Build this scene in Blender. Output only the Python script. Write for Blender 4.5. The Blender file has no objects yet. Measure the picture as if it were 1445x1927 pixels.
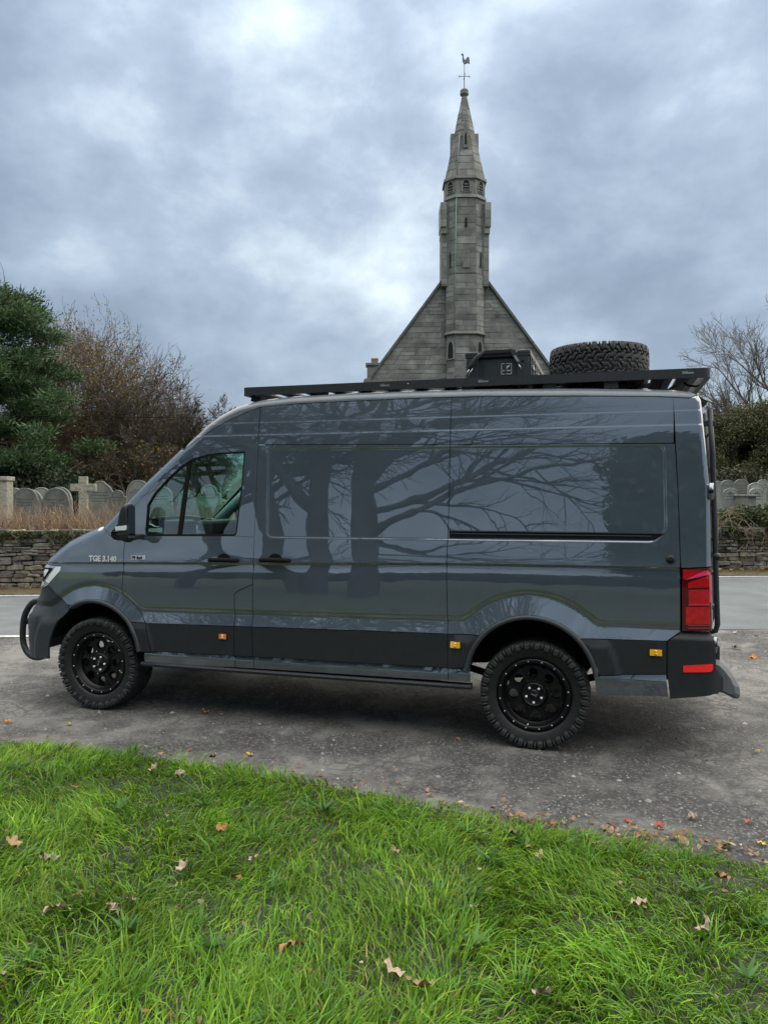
import bpy, bmesh, math, random
import numpy as np
from mathutils import Vector, Matrix, noise as mnoise

SC = bpy.context.scene
COL = SC.collection
R_ = math.radians

# ------------------------------------------------------------------ camera
CAM_H = 1.82
cam_d = bpy.data.cameras.new("camera")
cam = bpy.data.objects.new("camera", cam_d)
COL.objects.link(cam)
cam.location = (0, 0, CAM_H)
cam.rotation_euler = (R_(90 - 1.325), 0, 0)
cam_d.sensor_fit = 'VERTICAL'
cam_d.sensor_height = 24.0
cam_d.lens = 24.0 * 1448.0 / 1927.0
cam_d.clip_start = 0.05
cam_d.clip_end = 3000
SC.camera = cam

# ------------------------------------------------------------------ sky
SUN_EL, SUN_AZ = R_(70), R_(42)           # high behind the cloud, beyond the van to the right
world = bpy.data.worlds.new("World")
SC.world = world
world.use_nodes = True
nt = world.node_tree
nt.nodes.clear()
N = nt.nodes.new
L = nt.links.new
out = N("ShaderNodeOutputWorld")
sky = N("ShaderNodeTexSky"); sky.sky_type = 'NISHITA'; sky.sun_disc = False
sky.sun_elevation = SUN_EL; sky.sun_rotation = SUN_AZ; sky.dust_density = 2.0
bg_sky = N("ShaderNodeBackground"); bg_sky.inputs[1].default_value = 0.05
L(sky.outputs[0], bg_sky.inputs[0])
tc = N("ShaderNodeTexCoord")
sep = N("ShaderNodeSeparateXYZ"); L(tc.outputs['Generated'], sep.inputs[0])
def wmath(op, a, b=None, clamp=False):
    m = N("ShaderNodeMath"); m.operation = op; m.use_clamp = clamp
    for i, v in enumerate((a, b)):
        if v is None: continue
        if isinstance(v, (int, float)): m.inputs[i].default_value = v
        else: L(v, m.inputs[i])
    return m.outputs[0]
zc = wmath('MAXIMUM', sep.outputs[2], 0.0)
cmb = N("ShaderNodeCombineXYZ"); L(sep.outputs[0], cmb.inputs[0]); L(sep.outputs[1], cmb.inputs[1])
L(wmath('MULTIPLY', sep.outputs[2], 1.55), cmb.inputs[2])      # cloud banks are wider than they are tall
def wnoise(scale, det, rough, loc, dist=0.0):
    mp = N("ShaderNodeMapping"); mp.inputs['Location'].default_value = loc
    L(cmb.outputs[0], mp.inputs[0])
    n_ = N("ShaderNodeTexNoise"); n_.inputs['Scale'].default_value = scale
    n_.inputs['Detail'].default_value = det; n_.inputs['Roughness'].default_value = rough
    n_.inputs['Distortion'].default_value = dist
    L(mp.outputs[0], n_.inputs[0])
    return n_.outputs[0]
SKY_OFF = (18.75, 30.61, 7.29)
n1 = wnoise(1.5, 3, .5, SKY_OFF)
n2 = wnoise(5.0, 10, .57, (30.94, 10.51, 5.32), .1)
n3 = wnoise(2.7, 8, .54, (30.17, 16.92, 30.21), .05)
mix12 = wmath('ADD', wmath('MULTIPLY', n1, .40), wmath('ADD', wmath('MULTIPLY', n2, .34), wmath('MULTIPLY', n3, .26)))
ramp = N("ShaderNodeValToRGB")
cr = ramp.color_ramp
cr.elements[0].position = .41; cr.elements[0].color = (.064, .082, .108, 1)
cr.elements[1].position = .67; cr.elements[1].color = (.290, .325, .345, 1)
e = cr.elements.new(.49); e.color = (.090, .113, .145, 1)
e = cr.elements.new(.55); e.color = (.126, .154, .188, 1)
e = cr.elements.new(.60); e.color = (.185, .216, .243, 1)
L(mix12, ramp.inputs[0])
# overcast cloud is brighter towards the zenith than at the horizon
grad = wmath('ADD', .95, wmath('MULTIPLY', wmath('POWER', zc, 3.0), 1.7))
cl = N("ShaderNodeVectorMath"); cl.operation = 'SCALE'
L(ramp.outputs[0], cl.inputs[0]); L(grad, cl.inputs['Scale'])
bg_cl = N("ShaderNodeBackground"); L(cl.outputs[0], bg_cl.inputs[0]); bg_cl.inputs[1].default_value = .90
mx = N("ShaderNodeMixShader"); mx.inputs[0].default_value = .90
L(bg_sky.outputs[0], mx.inputs[1]); L(bg_cl.outputs[0], mx.inputs[2]); L(mx.outputs[0], out.inputs[0])

# ------------------------------------------------------------------ sun behind the cloud
sun_d = bpy.data.lights.new("sun", 'SUN')
sun_d.energy = 1.5; sun_d.angle = R_(128); sun_d.color = (1.0, .91, .76)
sun = bpy.data.objects.new("sun", sun_d); COL.objects.link(sun)
_sd = Vector((math.sin(SUN_AZ) * math.cos(SUN_EL), math.cos(SUN_AZ) * math.cos(SUN_EL), math.sin(SUN_EL)))
sun.rotation_euler = (-_sd).to_track_quat('-Z', 'Y').to_euler()

# ------------------------------------------------------------------ exposure
SC.view_settings.view_transform = 'Standard'
SC.view_settings.look = 'None'
SC.view_settings.exposure = 2.05
SC.view_settings.gamma = 1.0
SC.view_settings.use_curve_mapping = False
SC.render.engine = 'CYCLES'
SC.cycles.use_denoising = True
SC.cycles.max_bounces = 8
SC.cycles.transparent_max_bounces = 16
SC.cycles.caustics_reflective = False
SC.cycles.caustics_refractive = False

# ================================================================== helpers
def tag(o, label=None, cat=None, group=None, kind=None):
    if label: o["label"] = label
    if cat: o["category"] = cat
    if group: o["group"] = group
    if kind: o["kind"] = kind
    return o

def link(o, parent=None):
    COL.objects.link(o)
    if parent is not None: o.parent = parent
    return o

def empty(name, loc=(0, 0, 0), rz=0.0, label=None, cat=None, group=None):
    o = bpy.data.objects.new(name, None)
    o.empty_display_size = .2
    link(o); o.location = loc; o.rotation_euler = (0, 0, rz)
    return tag(o, label, cat, group)

def mesh_obj(name, V, F, mat, parent=None, smooth=False, normals=None, loc=None):
    me = bpy.data.meshes.new(name)
    me.from_pydata([tuple(v) for v in V], [], F)
    if smooth or normals is not None:
        me.polygons.foreach_set("use_smooth", [True] * len(me.polygons))
    if normals is not None:
        me.normals_split_custom_set_from_vertices([tuple(n) for n in normals])
    me.update()
    if mat is not None: me.materials.append(mat)
    o = bpy.data.objects.new(name, me)
    link(o, parent)
    if loc is not None: o.location = loc
    return o

def np_mesh(name, V, tris=None, quads=None, mat=None, parent=None, col=None, smooth=False):
    """fast mesh from numpy arrays; col = per-vertex colour"""
    V = np.asarray(V, np.float32)
    me = bpy.data.meshes.new(name)
    me.vertices.add(len(V)); me.vertices.foreach_set("co", V.ravel())
    idx = []; st = []; n0 = 0
    if quads is not None and len(quads):
        q = np.asarray(quads, np.int32); idx.append(q.ravel()); st.append(np.arange(len(q)) * 4); n0 = q.size
    if tris is not None and len(tris):
        t = np.asarray(tris, np.int32); idx.append(t.ravel()); st.append(n0 + np.arange(len(t)) * 3)
    idx = np.concatenate(idx).astype(np.int32); st = np.concatenate(st).astype(np.int32)
    me.loops.add(len(idx)); me.loops.foreach_set("vertex_index", idx)
    me.polygons.add(len(st)); me.polygons.foreach_set("loop_start", st)
    me.update(calc_edges=True)
    if smooth: me.polygons.foreach_set("use_smooth", np.ones(len(st), bool))
    if col is not None:
        a = me.attributes.new("tint", 'FLOAT_COLOR', 'POINT')
        c = np.ones((len(V), 4), np.float32); c[:, :3] = col
        a.data.foreach_set("color", c.ravel())
    me.validate()
    if mat is not None: me.materials.append(mat)
    o = bpy.data.objects.new(name, me)
    return link(o, parent)

class MB:
    """collects simple solids and builds ONE mesh object"""
    def __init__(s): s.V = []; s.F = []; s.sm = []
    def add(s, V, F, sm=False):
        b = len(s.V); s.V += [tuple(v) for v in V]
        for f in F: s.F.append(tuple(b + i for i in f)); s.sm.append(sm)
        return s
    def box(s, x0, x1, y0, y1, z0, z1, bev=0.0):
        if bev <= 0:
            V = [(x0,y0,z0),(x1,y0,z0),(x1,y1,z0),(x0,y1,z0),(x0,y0,z1),(x1,y0,z1),(x1,y1,z1),(x0,y1,z1)]
            return s.add(V, [(3,2,1,0),(4,5,6,7),(0,1,5,4),(1,2,6,5),(2,3,7,6),(3,0,4,7)])
        bm = bmesh.new(); bmesh.ops.create_cube(bm, size=1)
        for v in bm.verts: v.co = ((x0+x1)/2+v.co.x*(x1-x0), (y0+y1)/2+v.co.y*(y1-y0), (z0+z1)/2+v.co.z*(z1-z0))
        bmesh.ops.bevel(bm, geom=bm.edges[:], offset=bev, segments=2, affect='EDGES', profile=.5)
        return s.bm(bm)
    def bm(s, bm):
        bm.verts.index_update(); bm.verts.ensure_lookup_table()
        s.add([v.co[:] for v in bm.verts], [[v.index for v in f.verts] for f in bm.faces]); bm.free(); return s
    def tube(s, pts, r, k=8, caps=True):
        pts = [Vector(p) for p in pts]; n = len(pts)
        rr = r if isinstance(r, (list, tuple)) else [r] * n
        V = []; up = None
        for i, p in enumerate(pts):
            t = (pts[min(i+1, n-1)] - pts[max(i-1, 0)]).normalized()
            if up is None:
                up = Vector((0,0,1)) if abs(t.z) < .9 else Vector((1,0,0))
            a = t.cross(up).normalized(); b = a.cross(t).normalized(); up = b
            for j in range(k):
                an = 2*math.pi*j/k
                V.append(p + (a*math.cos(an) + b*math.sin(an))*rr[i])
        F = []
        for i in range(n-1):
            for j in range(k):
                F.append((i*k+j, i*k+(j+1)%k, (i+1)*k+(j+1)%k, (i+1)*k+j))
        s.add(V, F, True)
        if caps:
            b = len(s.V) - len(V)
            s.F.append(tuple(b+j for j in range(k))[::-1]); s.sm.append(False)
            s.F.append(tuple(b+(n-1)*k+j for j in range(k))); s.sm.append(False)
        return s
    def prism(s, poly, axis, a, b):
        """2-D polygon extruded from a to b along axis ('x','y','z')"""
        def P(u, v, w): return (w,u,v) if axis == 'x' else ((u,w,v) if axis == 'y' else (u,v,w))
        n = len(poly)
        V = [P(u,v,a) for u,v in poly] + [P(u,v,b) for u,v in poly]
        F = [tuple(range(n))[::-1], tuple(range(n, 2*n))] + [(i,(i+1)%n,n+(i+1)%n,n+i) for i in range(n)]
        return s.add(V, F)
    def lathe(s, prof, k=32, axis='z', sm=True, c=(0,0,0)):
        """profile (r, h) spun round an axis through c"""
        V = []; n = len(prof)
        for j in range(k):
            a = 2*math.pi*j/k
            for r, h in prof:
                x, y = r*math.cos(a), r*math.sin(a)
                p = (x,y,h) if axis == 'z' else ((x,h,y) if axis == 'y' else (h,x,y))
                V.append((p[0]+c[0], p[1]+c[1], p[2]+c[2]))
        F = []
        for j in range(k):
            for i in range(n-1):
                a, b = j*n+i, ((j+1)%k)*n+i
                F.append((a, b, b+1, a+1))
        return s.add(V, F, sm)
    def build(s, name, mat, parent=None, loc=None, recalc=True):
        me = bpy.data.meshes.new(name)
        me.from_pydata(s.V, [], s.F)
        me.polygons.foreach_set("use_smooth", s.sm)
        if recalc:
            bm = bmesh.new(); bm.from_mesh(me); bmesh.ops.recalc_face_normals(bm, faces=bm.faces[:]); bm.to_mesh(me); bm.free()
        me.update()
        if mat is not None: me.materials.append(mat)
        o = bpy.data.objects.new(name, me); link(o, parent)
        if loc is not None: o.location = loc
        return o

def copy_tree(o, parent=None):
    c = o.copy(); link(c, parent)
    for ch in list(o.children): copy_tree(ch, c)
    return c

# ------------------------------------------------------------------ materials
def nodes(m): m.use_nodes = True; return m.node_tree
def mat(name, col, rough=.6, metal=0.0, var=0.0, vscale=8.0, bump=0.0, bscale=40.0, spec=.5, coat=0.0, coat_ior=1.5, coat_rough=.03,
        rnd=0.0, island=False, col2=None, detail=5, tint=False, sheen=0.0, stretch=None, emit=None, translucent=0.0):
    m = bpy.data.materials.new(name); t = nodes(m); b = t.nodes["Principled BSDF"]
    n = t.nodes.new; l = t.links.new
    b.inputs["Roughness"].default_value = rough; b.inputs["Metallic"].default_value = metal
    b.inputs["Specular IOR Level"].default_value = spec
    if coat: 
        b.inputs["Coat Weight"].default_value = coat; b.inputs["Coat IOR"].default_value = coat_ior; b.inputs["Coat Roughness"].default_value = coat_rough
    c4 = (*col, 1)
    b.inputs["Base Color"].default_value = c4
    src = None
    if tint:
        a = n("ShaderNodeAttribute"); a.attribute_name = "tint"; src = a.outputs["Color"]
    if var > 0 or bump > 0:
        co = n("ShaderNodeTexCoord"); vec = co.outputs["Object"]
        if stretch:
            mp = n("ShaderNodeMapping"); mp.inputs["Scale"].default_value = stretch; l(vec, mp.inputs[0]); vec = mp.outputs[0]
    if var > 0:
        nz = n("ShaderNodeTexNoise"); nz.inputs["Scale"].default_value = vscale; nz.inputs["Detail"].default_value = detail
        nz.inputs["Roughness"].default_value = .62; l(vec, nz.inputs[0])
        mr = n("ShaderNodeMapRange"); mr.inputs[1].default_value = .28; mr.inputs[2].default_value = .72
        l(nz.outputs[0], mr.inputs[0])
        mix = n("ShaderNodeMix"); mix.data_type = 'RGBA'
        l(mr.outputs[0], mix.inputs[0])
        lo = tuple(c*(1-var) for c in col); hi = col2 if col2 else tuple(min(1, c*(1+var)) for c in col)
        mix.inputs[6].default_value = (*lo, 1); mix.inputs[7].default_value = (*hi, 1)
        nsrc = mix.outputs[2]
        if src is not None:
            mm = n("ShaderNodeMix"); mm.data_type = 'RGBA'; mm.blend_type = 'MULTIPLY'; mm.inputs[0].default_value = 1
            l(src, mm.inputs[6]); l(nsrc, mm.inputs[7]); src = mm.outputs[2]
        else: src = nsrc
    if rnd > 0:
        if island:
            g = n("ShaderNodeNewGeometry"); oi = n("ShaderNodeObjectInfo")
            ad = n("ShaderNodeMath"); ad.operation = 'ADD'; l(g.outputs["Random Per Island"], ad.inputs[0]); l(oi.outputs["Random"], ad.inputs[1])
            fr = n("ShaderNodeMath"); fr.operation = 'FRACT'; l(ad.outputs[0], fr.inputs[0]); r_out = fr.outputs[0]
        else:
            oi = n("ShaderNodeObjectInfo"); r_out = oi.outputs["Random"]
        wn = n("ShaderNodeTexWhiteNoise"); wn.noise_dimensions = '1D'; l(r_out, wn.inputs["W"])
        hs = n("ShaderNodeHueSaturation")
        mv = n("ShaderNodeMapRange"); mv.inputs[3].default_value = 1-rnd; mv.inputs[4].default_value = 1+rnd
        l(wn.outputs["Value"], mv.inputs[0]); l(mv.outputs[0], hs.inputs["Value"])
        sp = n("ShaderNodeSeparateColor"); l(wn.outputs["Color"], sp.inputs[0])
        mh = n("ShaderNodeMapRange"); mh.inputs[3].default_value = .5-.06*rnd*2; mh.inputs[4].default_value = .5+.06*rnd*2
        l(sp.outputs[0], mh.inputs[0]); l(mh.outputs[0], hs.inputs["Hue"])
        ms = n("ShaderNodeMapRange"); ms.inputs[3].default_value = .5; ms.inputs[4].default_value = 1.5
        l(sp.outputs[1], ms.inputs[0]); l(ms.outputs[0], hs.inputs["Saturation"])
        if src is not None: l(src, hs.inputs["Color"])
        else: hs.inputs["Color"].default_value = c4
        src = hs.outputs[0]
    if src is not None: l(src, b.inputs["Base Color"])
    if bump > 0:
        nb = n("ShaderNodeTexNoise"); nb.inputs["Scale"].default_value = bscale; nb.inputs["Detail"].default_value = 6
        l(vec, nb.inputs[0])
        bp = n("ShaderNodeBump"); bp.inputs["Strength"].default_value = bump; bp.inputs["Distance"].default_value = .02
        l(nb.outputs[0], bp.inputs["Height"]); l(bp.outputs[0], b.inputs["Normal"])
    if translucent:
        mo = t.nodes['Material Output']; tr_ = n('ShaderNodeBsdfTranslucent'); ms_ = n('ShaderNodeMixShader'); ms_.inputs[0].default_value = translucent
        l(src, tr_.inputs[0]); l(b.outputs[0], ms_.inputs[1]); l(tr_.outputs[0], ms_.inputs[2]); l(ms_.outputs[0], mo.inputs[0])
    if emit:
        b.inputs["Emission Color"].default_value = (*emit[0], 1); b.inputs["Emission Strength"].default_value = emit[1]
    return m

M = {}
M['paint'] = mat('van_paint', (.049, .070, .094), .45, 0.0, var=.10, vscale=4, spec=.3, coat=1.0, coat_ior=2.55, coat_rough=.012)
_pt = M['paint'].node_tree; _b = _pt.nodes["Principled BSDF"]; _n = _pt.nodes.new("ShaderNodeTexNoise"); _n.inputs["Scale"].default_value = 3.2; _n.inputs["Detail"].default_value = 1.5
_c = _pt.nodes.new("ShaderNodeTexCoord"); _pt.links.new(_c.outputs["Object"], _n.inputs[0]); _k = _pt.nodes.new("ShaderNodeBump"); _k.inputs["Strength"].default_value = .055; _k.inputs["Distance"].default_value = .02
_pt.links.new(_n.outputs[0], _k.inputs["Height"]); _pt.links.new(_k.outputs[0], _b.inputs["Coat Normal"])      # pressed steel is never quite flat
M['paint_roof'] = mat('dulled_roof_paint', (.085, .105, .125), .5, 0.0, var=.15, vscale=9, spec=.4, coat=.35, coat_ior=1.6, coat_rough=.22)  # body paint made duller and paler, to soften the highlight on the roof
M['plastic'] = mat('grained_plastic', (.0135, .0165, .0195), .55, var=.15, vscale=20, bump=.12, bscale=900, spec=.4)
M['plastic_grey'] = mat('dark_grey_plastic', (.030, .036, .042), .5, var=.15, vscale=20, bump=.10, bscale=900, spec=.45)
M['black'] = mat('matt_black', (.006, .006, .007), .8, spec=.2)
M['rack'] = mat('powder_coat', (.022, .026, .030), .5, var=.2, vscale=30, bump=.08, bscale=1200, spec=.45)
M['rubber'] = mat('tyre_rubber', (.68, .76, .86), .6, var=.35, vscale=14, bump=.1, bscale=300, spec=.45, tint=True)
M['rim'] = mat('satin_black_alloy', (.003, .003, .004), .35, spec=.35)
M['steel'] = mat('bright_steel', (.62, .63, .64), .28, 1.0, var=.1, vscale=60)
M['zinc'] = mat('dull_zinc', (.40, .42, .44), .42, 1.0, var=.2, vscale=50)
M['chrome'] = mat('chrome_letter', (.78, .80, .82), .3, .1)
M['red'] = mat('red_lens', (.46, .008, .014), .12, spec=.6, coat=1, coat_rough=.02, var=.25, vscale=30)
M['red_dark'] = mat('dark_red_lens', (.085, .003, .006), .1, spec=.6, coat=1, coat_rough=.02)
M['red_pink'] = mat('bright_red_lens', (.75, .045, .13), .15, spec=.6, coat=1, coat_rough=.02)
M['reflector'] = mat('reflector_red', (1.0, .014, .03), .2, spec=.6, coat=1)
M['amber'] = mat('amber_lens', (1.0, .46, .015), .2, spec=.6, coat=1, var=.2, vscale=120)
M['amber_dim'] = mat('amber_lens_dim', (.95, .20, .015), .2, spec=.6, coat=1, var=.2, vscale=120)
M['lamp_clear'] = mat('headlamp_lens', (.38, .41, .43), .1, .25, spec=.8, coat=1, coat_ior=1.9, var=.5, vscale=22)
M['lamp_white'] = mat('headlamp_guide', (.86, .90, .92), .15, spec=.7, coat=1)
M['strap'] = mat('strap_webbing', (.012, .012, .014), .85, bump=.2, bscale=500)
M['case'] = mat('case_plastic', (.024, .032, .038), .48, var=.12, vscale=16, bump=.08, bscale=700, spec=.45)
M['white_print'] = mat('white_print', (.62, .64, .66), .6)
M['mirror'] = mat('mirror_glass', (.30, .33, .36), .06, 1.0)
M['step'] = mat('weathered_step_plastic', (.105, .112, .12), .6, var=.15, vscale=20, bump=.1, bscale=700)
M['dash'] = mat('dashboard', (.030, .040, .042), .7, var=.1, vscale=20)
M['fabric'] = mat('seat_fabric', (.035, .040, .042), .9, var=.2, vscale=60, bump=.2, bscale=400)
M['pale_trim'] = mat('pale_trim', (.42, .48, .47), .7)
def road_film(m, amount, top):
    """dried road spray: patchy pale dust that thins out upwards"""
    t = m.node_tree; n = t.nodes.new; l = t.links.new; b = t.nodes["Principled BSDF"]; co = n("ShaderNodeTexCoord"); sp = n("ShaderNodeSeparateXYZ"); l(co.outputs["Object"], sp.inputs[0])
    nz_ = n("ShaderNodeTexNoise"); nz_.inputs["Scale"].default_value = 5.5; nz_.inputs["Detail"].default_value = 9; nz_.inputs["Roughness"].default_value = .7; l(co.outputs["Object"], nz_.inputs[0])
    h = n("ShaderNodeMapRange"); h.inputs[1].default_value = .40; h.inputs[2].default_value = top; h.inputs[3].default_value = 1; h.inputs[4].default_value = 0; l(sp.outputs[2], h.inputs[0])
    r = n("ShaderNodeMapRange"); r.inputs[1].default_value = .36; r.inputs[2].default_value = .70; l(nz_.outputs[0], r.inputs[0])
    k = n("ShaderNodeMath"); k.operation = 'MULTIPLY'; l(h.outputs[0], k.inputs[0]); l(r.outputs[0], k.inputs[1])
    k2 = n("ShaderNodeMath"); k2.operation = 'MULTIPLY'; l(k.outputs[0], k2.inputs[0]); k2.inputs[1].default_value = amount
    mx2 = n("ShaderNodeMix"); mx2.data_type = 'RGBA'; l(k2.outputs[0], mx2.inputs[0]); mx2.inputs[7].default_value = (.150, .140, .122, 1)
    src = b.inputs["Base Color"].links[0].from_socket if b.inputs["Base Color"].links else None
    if src: l(src, mx2.inputs[6])
    else: mx2.inputs[6].default_value = b.inputs["Base Color"].default_value
    l(mx2.outputs[2], b.inputs["Base Color"])
    if b.inputs["Coat Weight"].default_value > 0:
        w = n("ShaderNodeMapRange"); w.inputs[3].default_value = b.inputs["Coat Weight"].default_value; w.inputs[4].default_value = .25; l(k2.outputs[0], w.inputs[0]); l(w.outputs[0], b.inputs["Coat Weight"])
road_film(M['paint'], .22, 1.0); road_film(M['plastic'], .07, .80); road_film(M['plastic_grey'], .08, .8)
# tinted glass: what is behind it shows through green, the front reflects
def glass(name, tintc, ior=1.75, rough=.0):
    m = bpy.data.materials.new(name); t = nodes(m); t.nodes.clear(); n = t.nodes.new; l = t.links.new
    o = n("ShaderNodeOutputMaterial"); mx_ = n("ShaderNodeMixShader"); tr = n("ShaderNodeBsdfTransparent"); gl = n("ShaderNodeBsdfGlossy")
    fr = n("ShaderNodeFresnel"); fr.inputs[0].default_value = ior
    tr.inputs[0].default_value = (*tintc, 1); gl.inputs[0].default_value = (.95, 1, 1, 1); gl.inputs["Roughness"].default_value = rough
    l(fr.outputs[0], mx_.inputs[0]); l(tr.outputs[0], mx_.inputs[1]); l(gl.outputs[0], mx_.inputs[2]); l(mx_.outputs[0], o.inputs[0])
    return m
M['glass'] = glass('green_tinted_glass', (.60, .83, .77), 2.2)

# ================================================================== ground
def smooth01(t): t = max(0.0, min(1.0, t)); return t*t*(3-2*t)
def ground_z(x, y):
    """height of the lay-by, road and verge: the road falls a little to the left beyond the van"""
    f = smooth01((y - 9.6) / 6.6)
    left = smooth01((5.0 - x) / 12.0)
    return -0.29 * f * left
def edge_near(x): return 9.98 + .064 * x           # near edge of the carriageway
def edge_far(x): return edge_near(x) + 6.55
# ------------------------------------------------------------------ ground materials
def tarmac_mat():
    """weathered lay-by surface: dusty grey patches over darker stone chippings, cracked in places"""
    m = bpy.data.materials.new('weathered_tarmac'); t = nodes(m); b = t.nodes["Principled BSDF"]; n = t.nodes.new; l = t.links.new
    co = n("ShaderNodeTexCoord").outputs["Object"]
    def noise(scale, det=6, rough=.6, dist=0.0, vec=co):
        z = n("ShaderNodeTexNoise"); z.inputs["Scale"].default_value = scale; z.inputs["Detail"].default_value = det
        z.inputs["Roughness"].default_value = rough; z.inputs["Distortion"].default_value = dist; l(vec, z.inputs[0]); return z.outputs[0]
    def rng_(v, a, b_, c=0., d=1.):
        r = n("ShaderNodeMapRange"); r.inputs[1].default_value = a; r.inputs[2].default_value = b_; r.inputs[3].default_value = c; r.inputs[4].default_value = d
        l(v, r.inputs[0]); return r.outputs[0]
    def mixc(f, a, b_, mode='MIX'):
        x = n("ShaderNodeMix"); x.data_type = 'RGBA'; x.blend_type = mode
        if isinstance(f, float): x.inputs[0].default_value = f
        else: l(f, x.inputs[0])
        for i, v in ((6, a), (7, b_)):
            if isinstance(v, tuple): x.inputs[i].default_value = (*v, 1)
            else: l(v, x.inputs[i])
        return x.outputs[2]
    def math_(op, a, b_):
        x = n("ShaderNodeMath"); x.operation = op; x.use_clamp = True
        for i, v in ((0, a), (1, b_)):
            if isinstance(v, float): x.inputs[i].default_value = v
            else: l(v, x.inputs[i])
        return x.outputs[0]
    big = noise(.42, 6, .62, .5); mid = noise(2.6, 7, .66, .3); fin = noise(60, 4, .7); grit = noise(170, 3, .7)
    f1 = rng_(math_('ADD', math_('MULTIPLY', big, .55), math_('MULTIPLY', mid, .45)), .455, .555)
    c = mixc(f1, (.052, .053, .052), (.225, .221, .205))
    c = mixc(rng_(mid, .35, .70), mixc(.50, c, (.095, .094, .092)), c)
    vo = n("ShaderNodeTexVoronoi"); vo.inputs["Scale"].default_value = 62; l(co, vo.inputs[0])
    vc = n("ShaderNodeSeparateColor"); l(vo.outputs["Color"], vc.inputs[0])
    c = mixc(math_('MULTIPLY', rng_(vc.outputs[0], .0, 1., .0, .55), rng_(f1, 0., 1., 1., .35)), c, mixc(rng_(vc.outputs[1], .4, .9), (.045, .045, .048), (.30, .29, .27)))
    # polygonal cracks where the surface has crazed
    dv = n("ShaderNodeVectorMath"); dv.operation = 'ADD'; nz = n("ShaderNodeTexNoise"); nz.inputs["Scale"].default_value = 3.5; l(co, nz.inputs[0])
    l(co, dv.inputs[0]); sc_ = n("ShaderNodeVectorMath"); sc_.operation = 'SCALE'; sc_.inputs['Scale'].default_value = .35; l(nz.outputs["Color"], sc_.inputs[0]); l(sc_.outputs[0], dv.inputs[1])
    vk = n("ShaderNodeTexVoronoi"); vk.feature = 'DISTANCE_TO_EDGE'; vk.inputs["Scale"].default_value = 8.5; l(dv.outputs[0], vk.inputs[0])
    crack = rng_(vk.outputs["Distance"], .0, .14, 1., 0.)
    where = math_('MULTIPLY', f1, rng_(noise(.9, 5, .65, .5), .42, .55))
    crk = math_('MULTIPLY', crack, where)
    c = mixc(math_('MULTIPLY', crk, .78), c, (.060, .058, .055))
    # moss in the worn hollows
    moss = math_('MULTIPLY', rng_(noise(1.5, 7, .7, .4), .60, .72), rng_(fin, .35, .65))
    c = mixc(math_('MULTIPLY', moss, .55), c, (.075, .085, .035))
    c = mixc(rng_(grit, .3, .7), mixc(.28, c, (.02, .02, .02)), c)
    l(c, b.inputs["Base Color"]); b.inputs["Roughness"].default_value = .93; b.inputs["Specular IOR Level"].default_value = .25
    hsum = math_('ADD', math_('MULTIPLY', grit, .45), math_('MULTIPLY', fin, .4))
    hs2 = math_('SUBTRACT', hsum, math_('MULTIPLY', crk, .35))
    bp = n("ShaderNodeBump"); bp.inputs["Strength"].default_value = .9; bp.inputs["Distance"].default_value = .012; l(hs2, bp.inputs["Height"]); l(bp.outputs[0], b.inputs["Normal"])
    return m
M['tarmac'] = tarmac_mat()
M['road'] = mat('road_asphalt', (.122, .136, .139), .9, var=.24, vscale=1.4, bump=.5, bscale=130, spec=.3, detail=8)
M['line'] = mat('road_paint', (.52, .53, .52), .8, var=.5, vscale=14, bump=.3, bscale=200)
M['soil'] = mat('turf_soil', (.022, .029, .015), .95, var=.4, vscale=14, bump=.6, bscale=60)
M['field'] = mat('meadow', (.045, .075, .020), .95, var=.35, vscale=1.2, bump=.4, bscale=20)
M['hill'] = mat('far_hill', (.060, .058, .050), 1.0, var=.5, vscale=.08, detail=12)
M['verge'] = mat('verge_litter', (.075, .058, .034), .95, var=.5, vscale=9, bump=.6, bscale=40, col2=(.13, .105, .045))
M['blade'] = mat('grass_blade', (1, 1, 1), .5, tint=True, spec=.22, translucent=.28)
M['leafy'] = mat('leaf', (1, 1, 1), .6, tint=True, spec=.3, translucent=.2)
M['bark'] = mat('bark', (.075, .062, .048), .9, var=.45, vscale=6, bump=.6, bscale=30, stretch=(1, 1, .3))
M['bark_dark'] = mat('dark_grey_bark', (.024, .023, .022), .9, var=.4, vscale=6, bump=.6, bscale=30)  # darker, greyer bark, so reflected trunks contrast with the sky in the paint
M['bark_pale'] = mat('pale_bark', (.12, .105, .088), .9, var=.4, vscale=6, bump=.5, bscale=30)
M['twig'] = mat('twig', (1, 1, 1), .85, tint=True, spec=.2)

# ------------------------------------------------------------------ ground meshes
def grid_obj(name, xs, yfun, nv, zfun, mt, kind='structure', label=None):
    """sheet between two edges; yfun(x) -> (y0, y1)"""
    V = []; F = []; nu = len(xs)
    for x in xs:
        y0, y1 = yfun(x)
        for j in range(nv+1):
            y = y0 + (y1-y0)*j/nv; V.append((x, y, zfun(x, y)))
    for i in range(nu-1):
        for j in range(nv):
            a = i*(nv+1)+j; F.append((a, a+nv+1, a+nv+2, a+1))
    o = mesh_obj(name, V, F, mt, smooth=True); o["kind"] = kind
    if label: o["label"] = label
    return o
def nz(x, y, s, z=0.0): return mnoise.noise(Vector((x*s, y*s, z)))
XS = np.linspace(-26, 26, 131)
gr = mesh_obj('ground', [(-1500,-1500,-.62),(1500,-1500,-.62),(1500,1500,-.62),(-1500,1500,-.62)], [(0,1,2,3)], M['field']); gr["kind"] = 'structure'
grid_obj('lay_by', XS, lambda x: (1.0, edge_near(x)+.03), 60, lambda x, y: (.010*nz(x, y, .9) + .006*nz(x, y, 3.1, 4))*smooth01((edge_near(x)-y)/1.2), M['tarmac'])
grid_obj('road', XS, lambda x: (edge_near(x)+.02, edge_far(x)), 14, lambda x, y: ground_z(x, y)+.005, M['road'])
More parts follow.
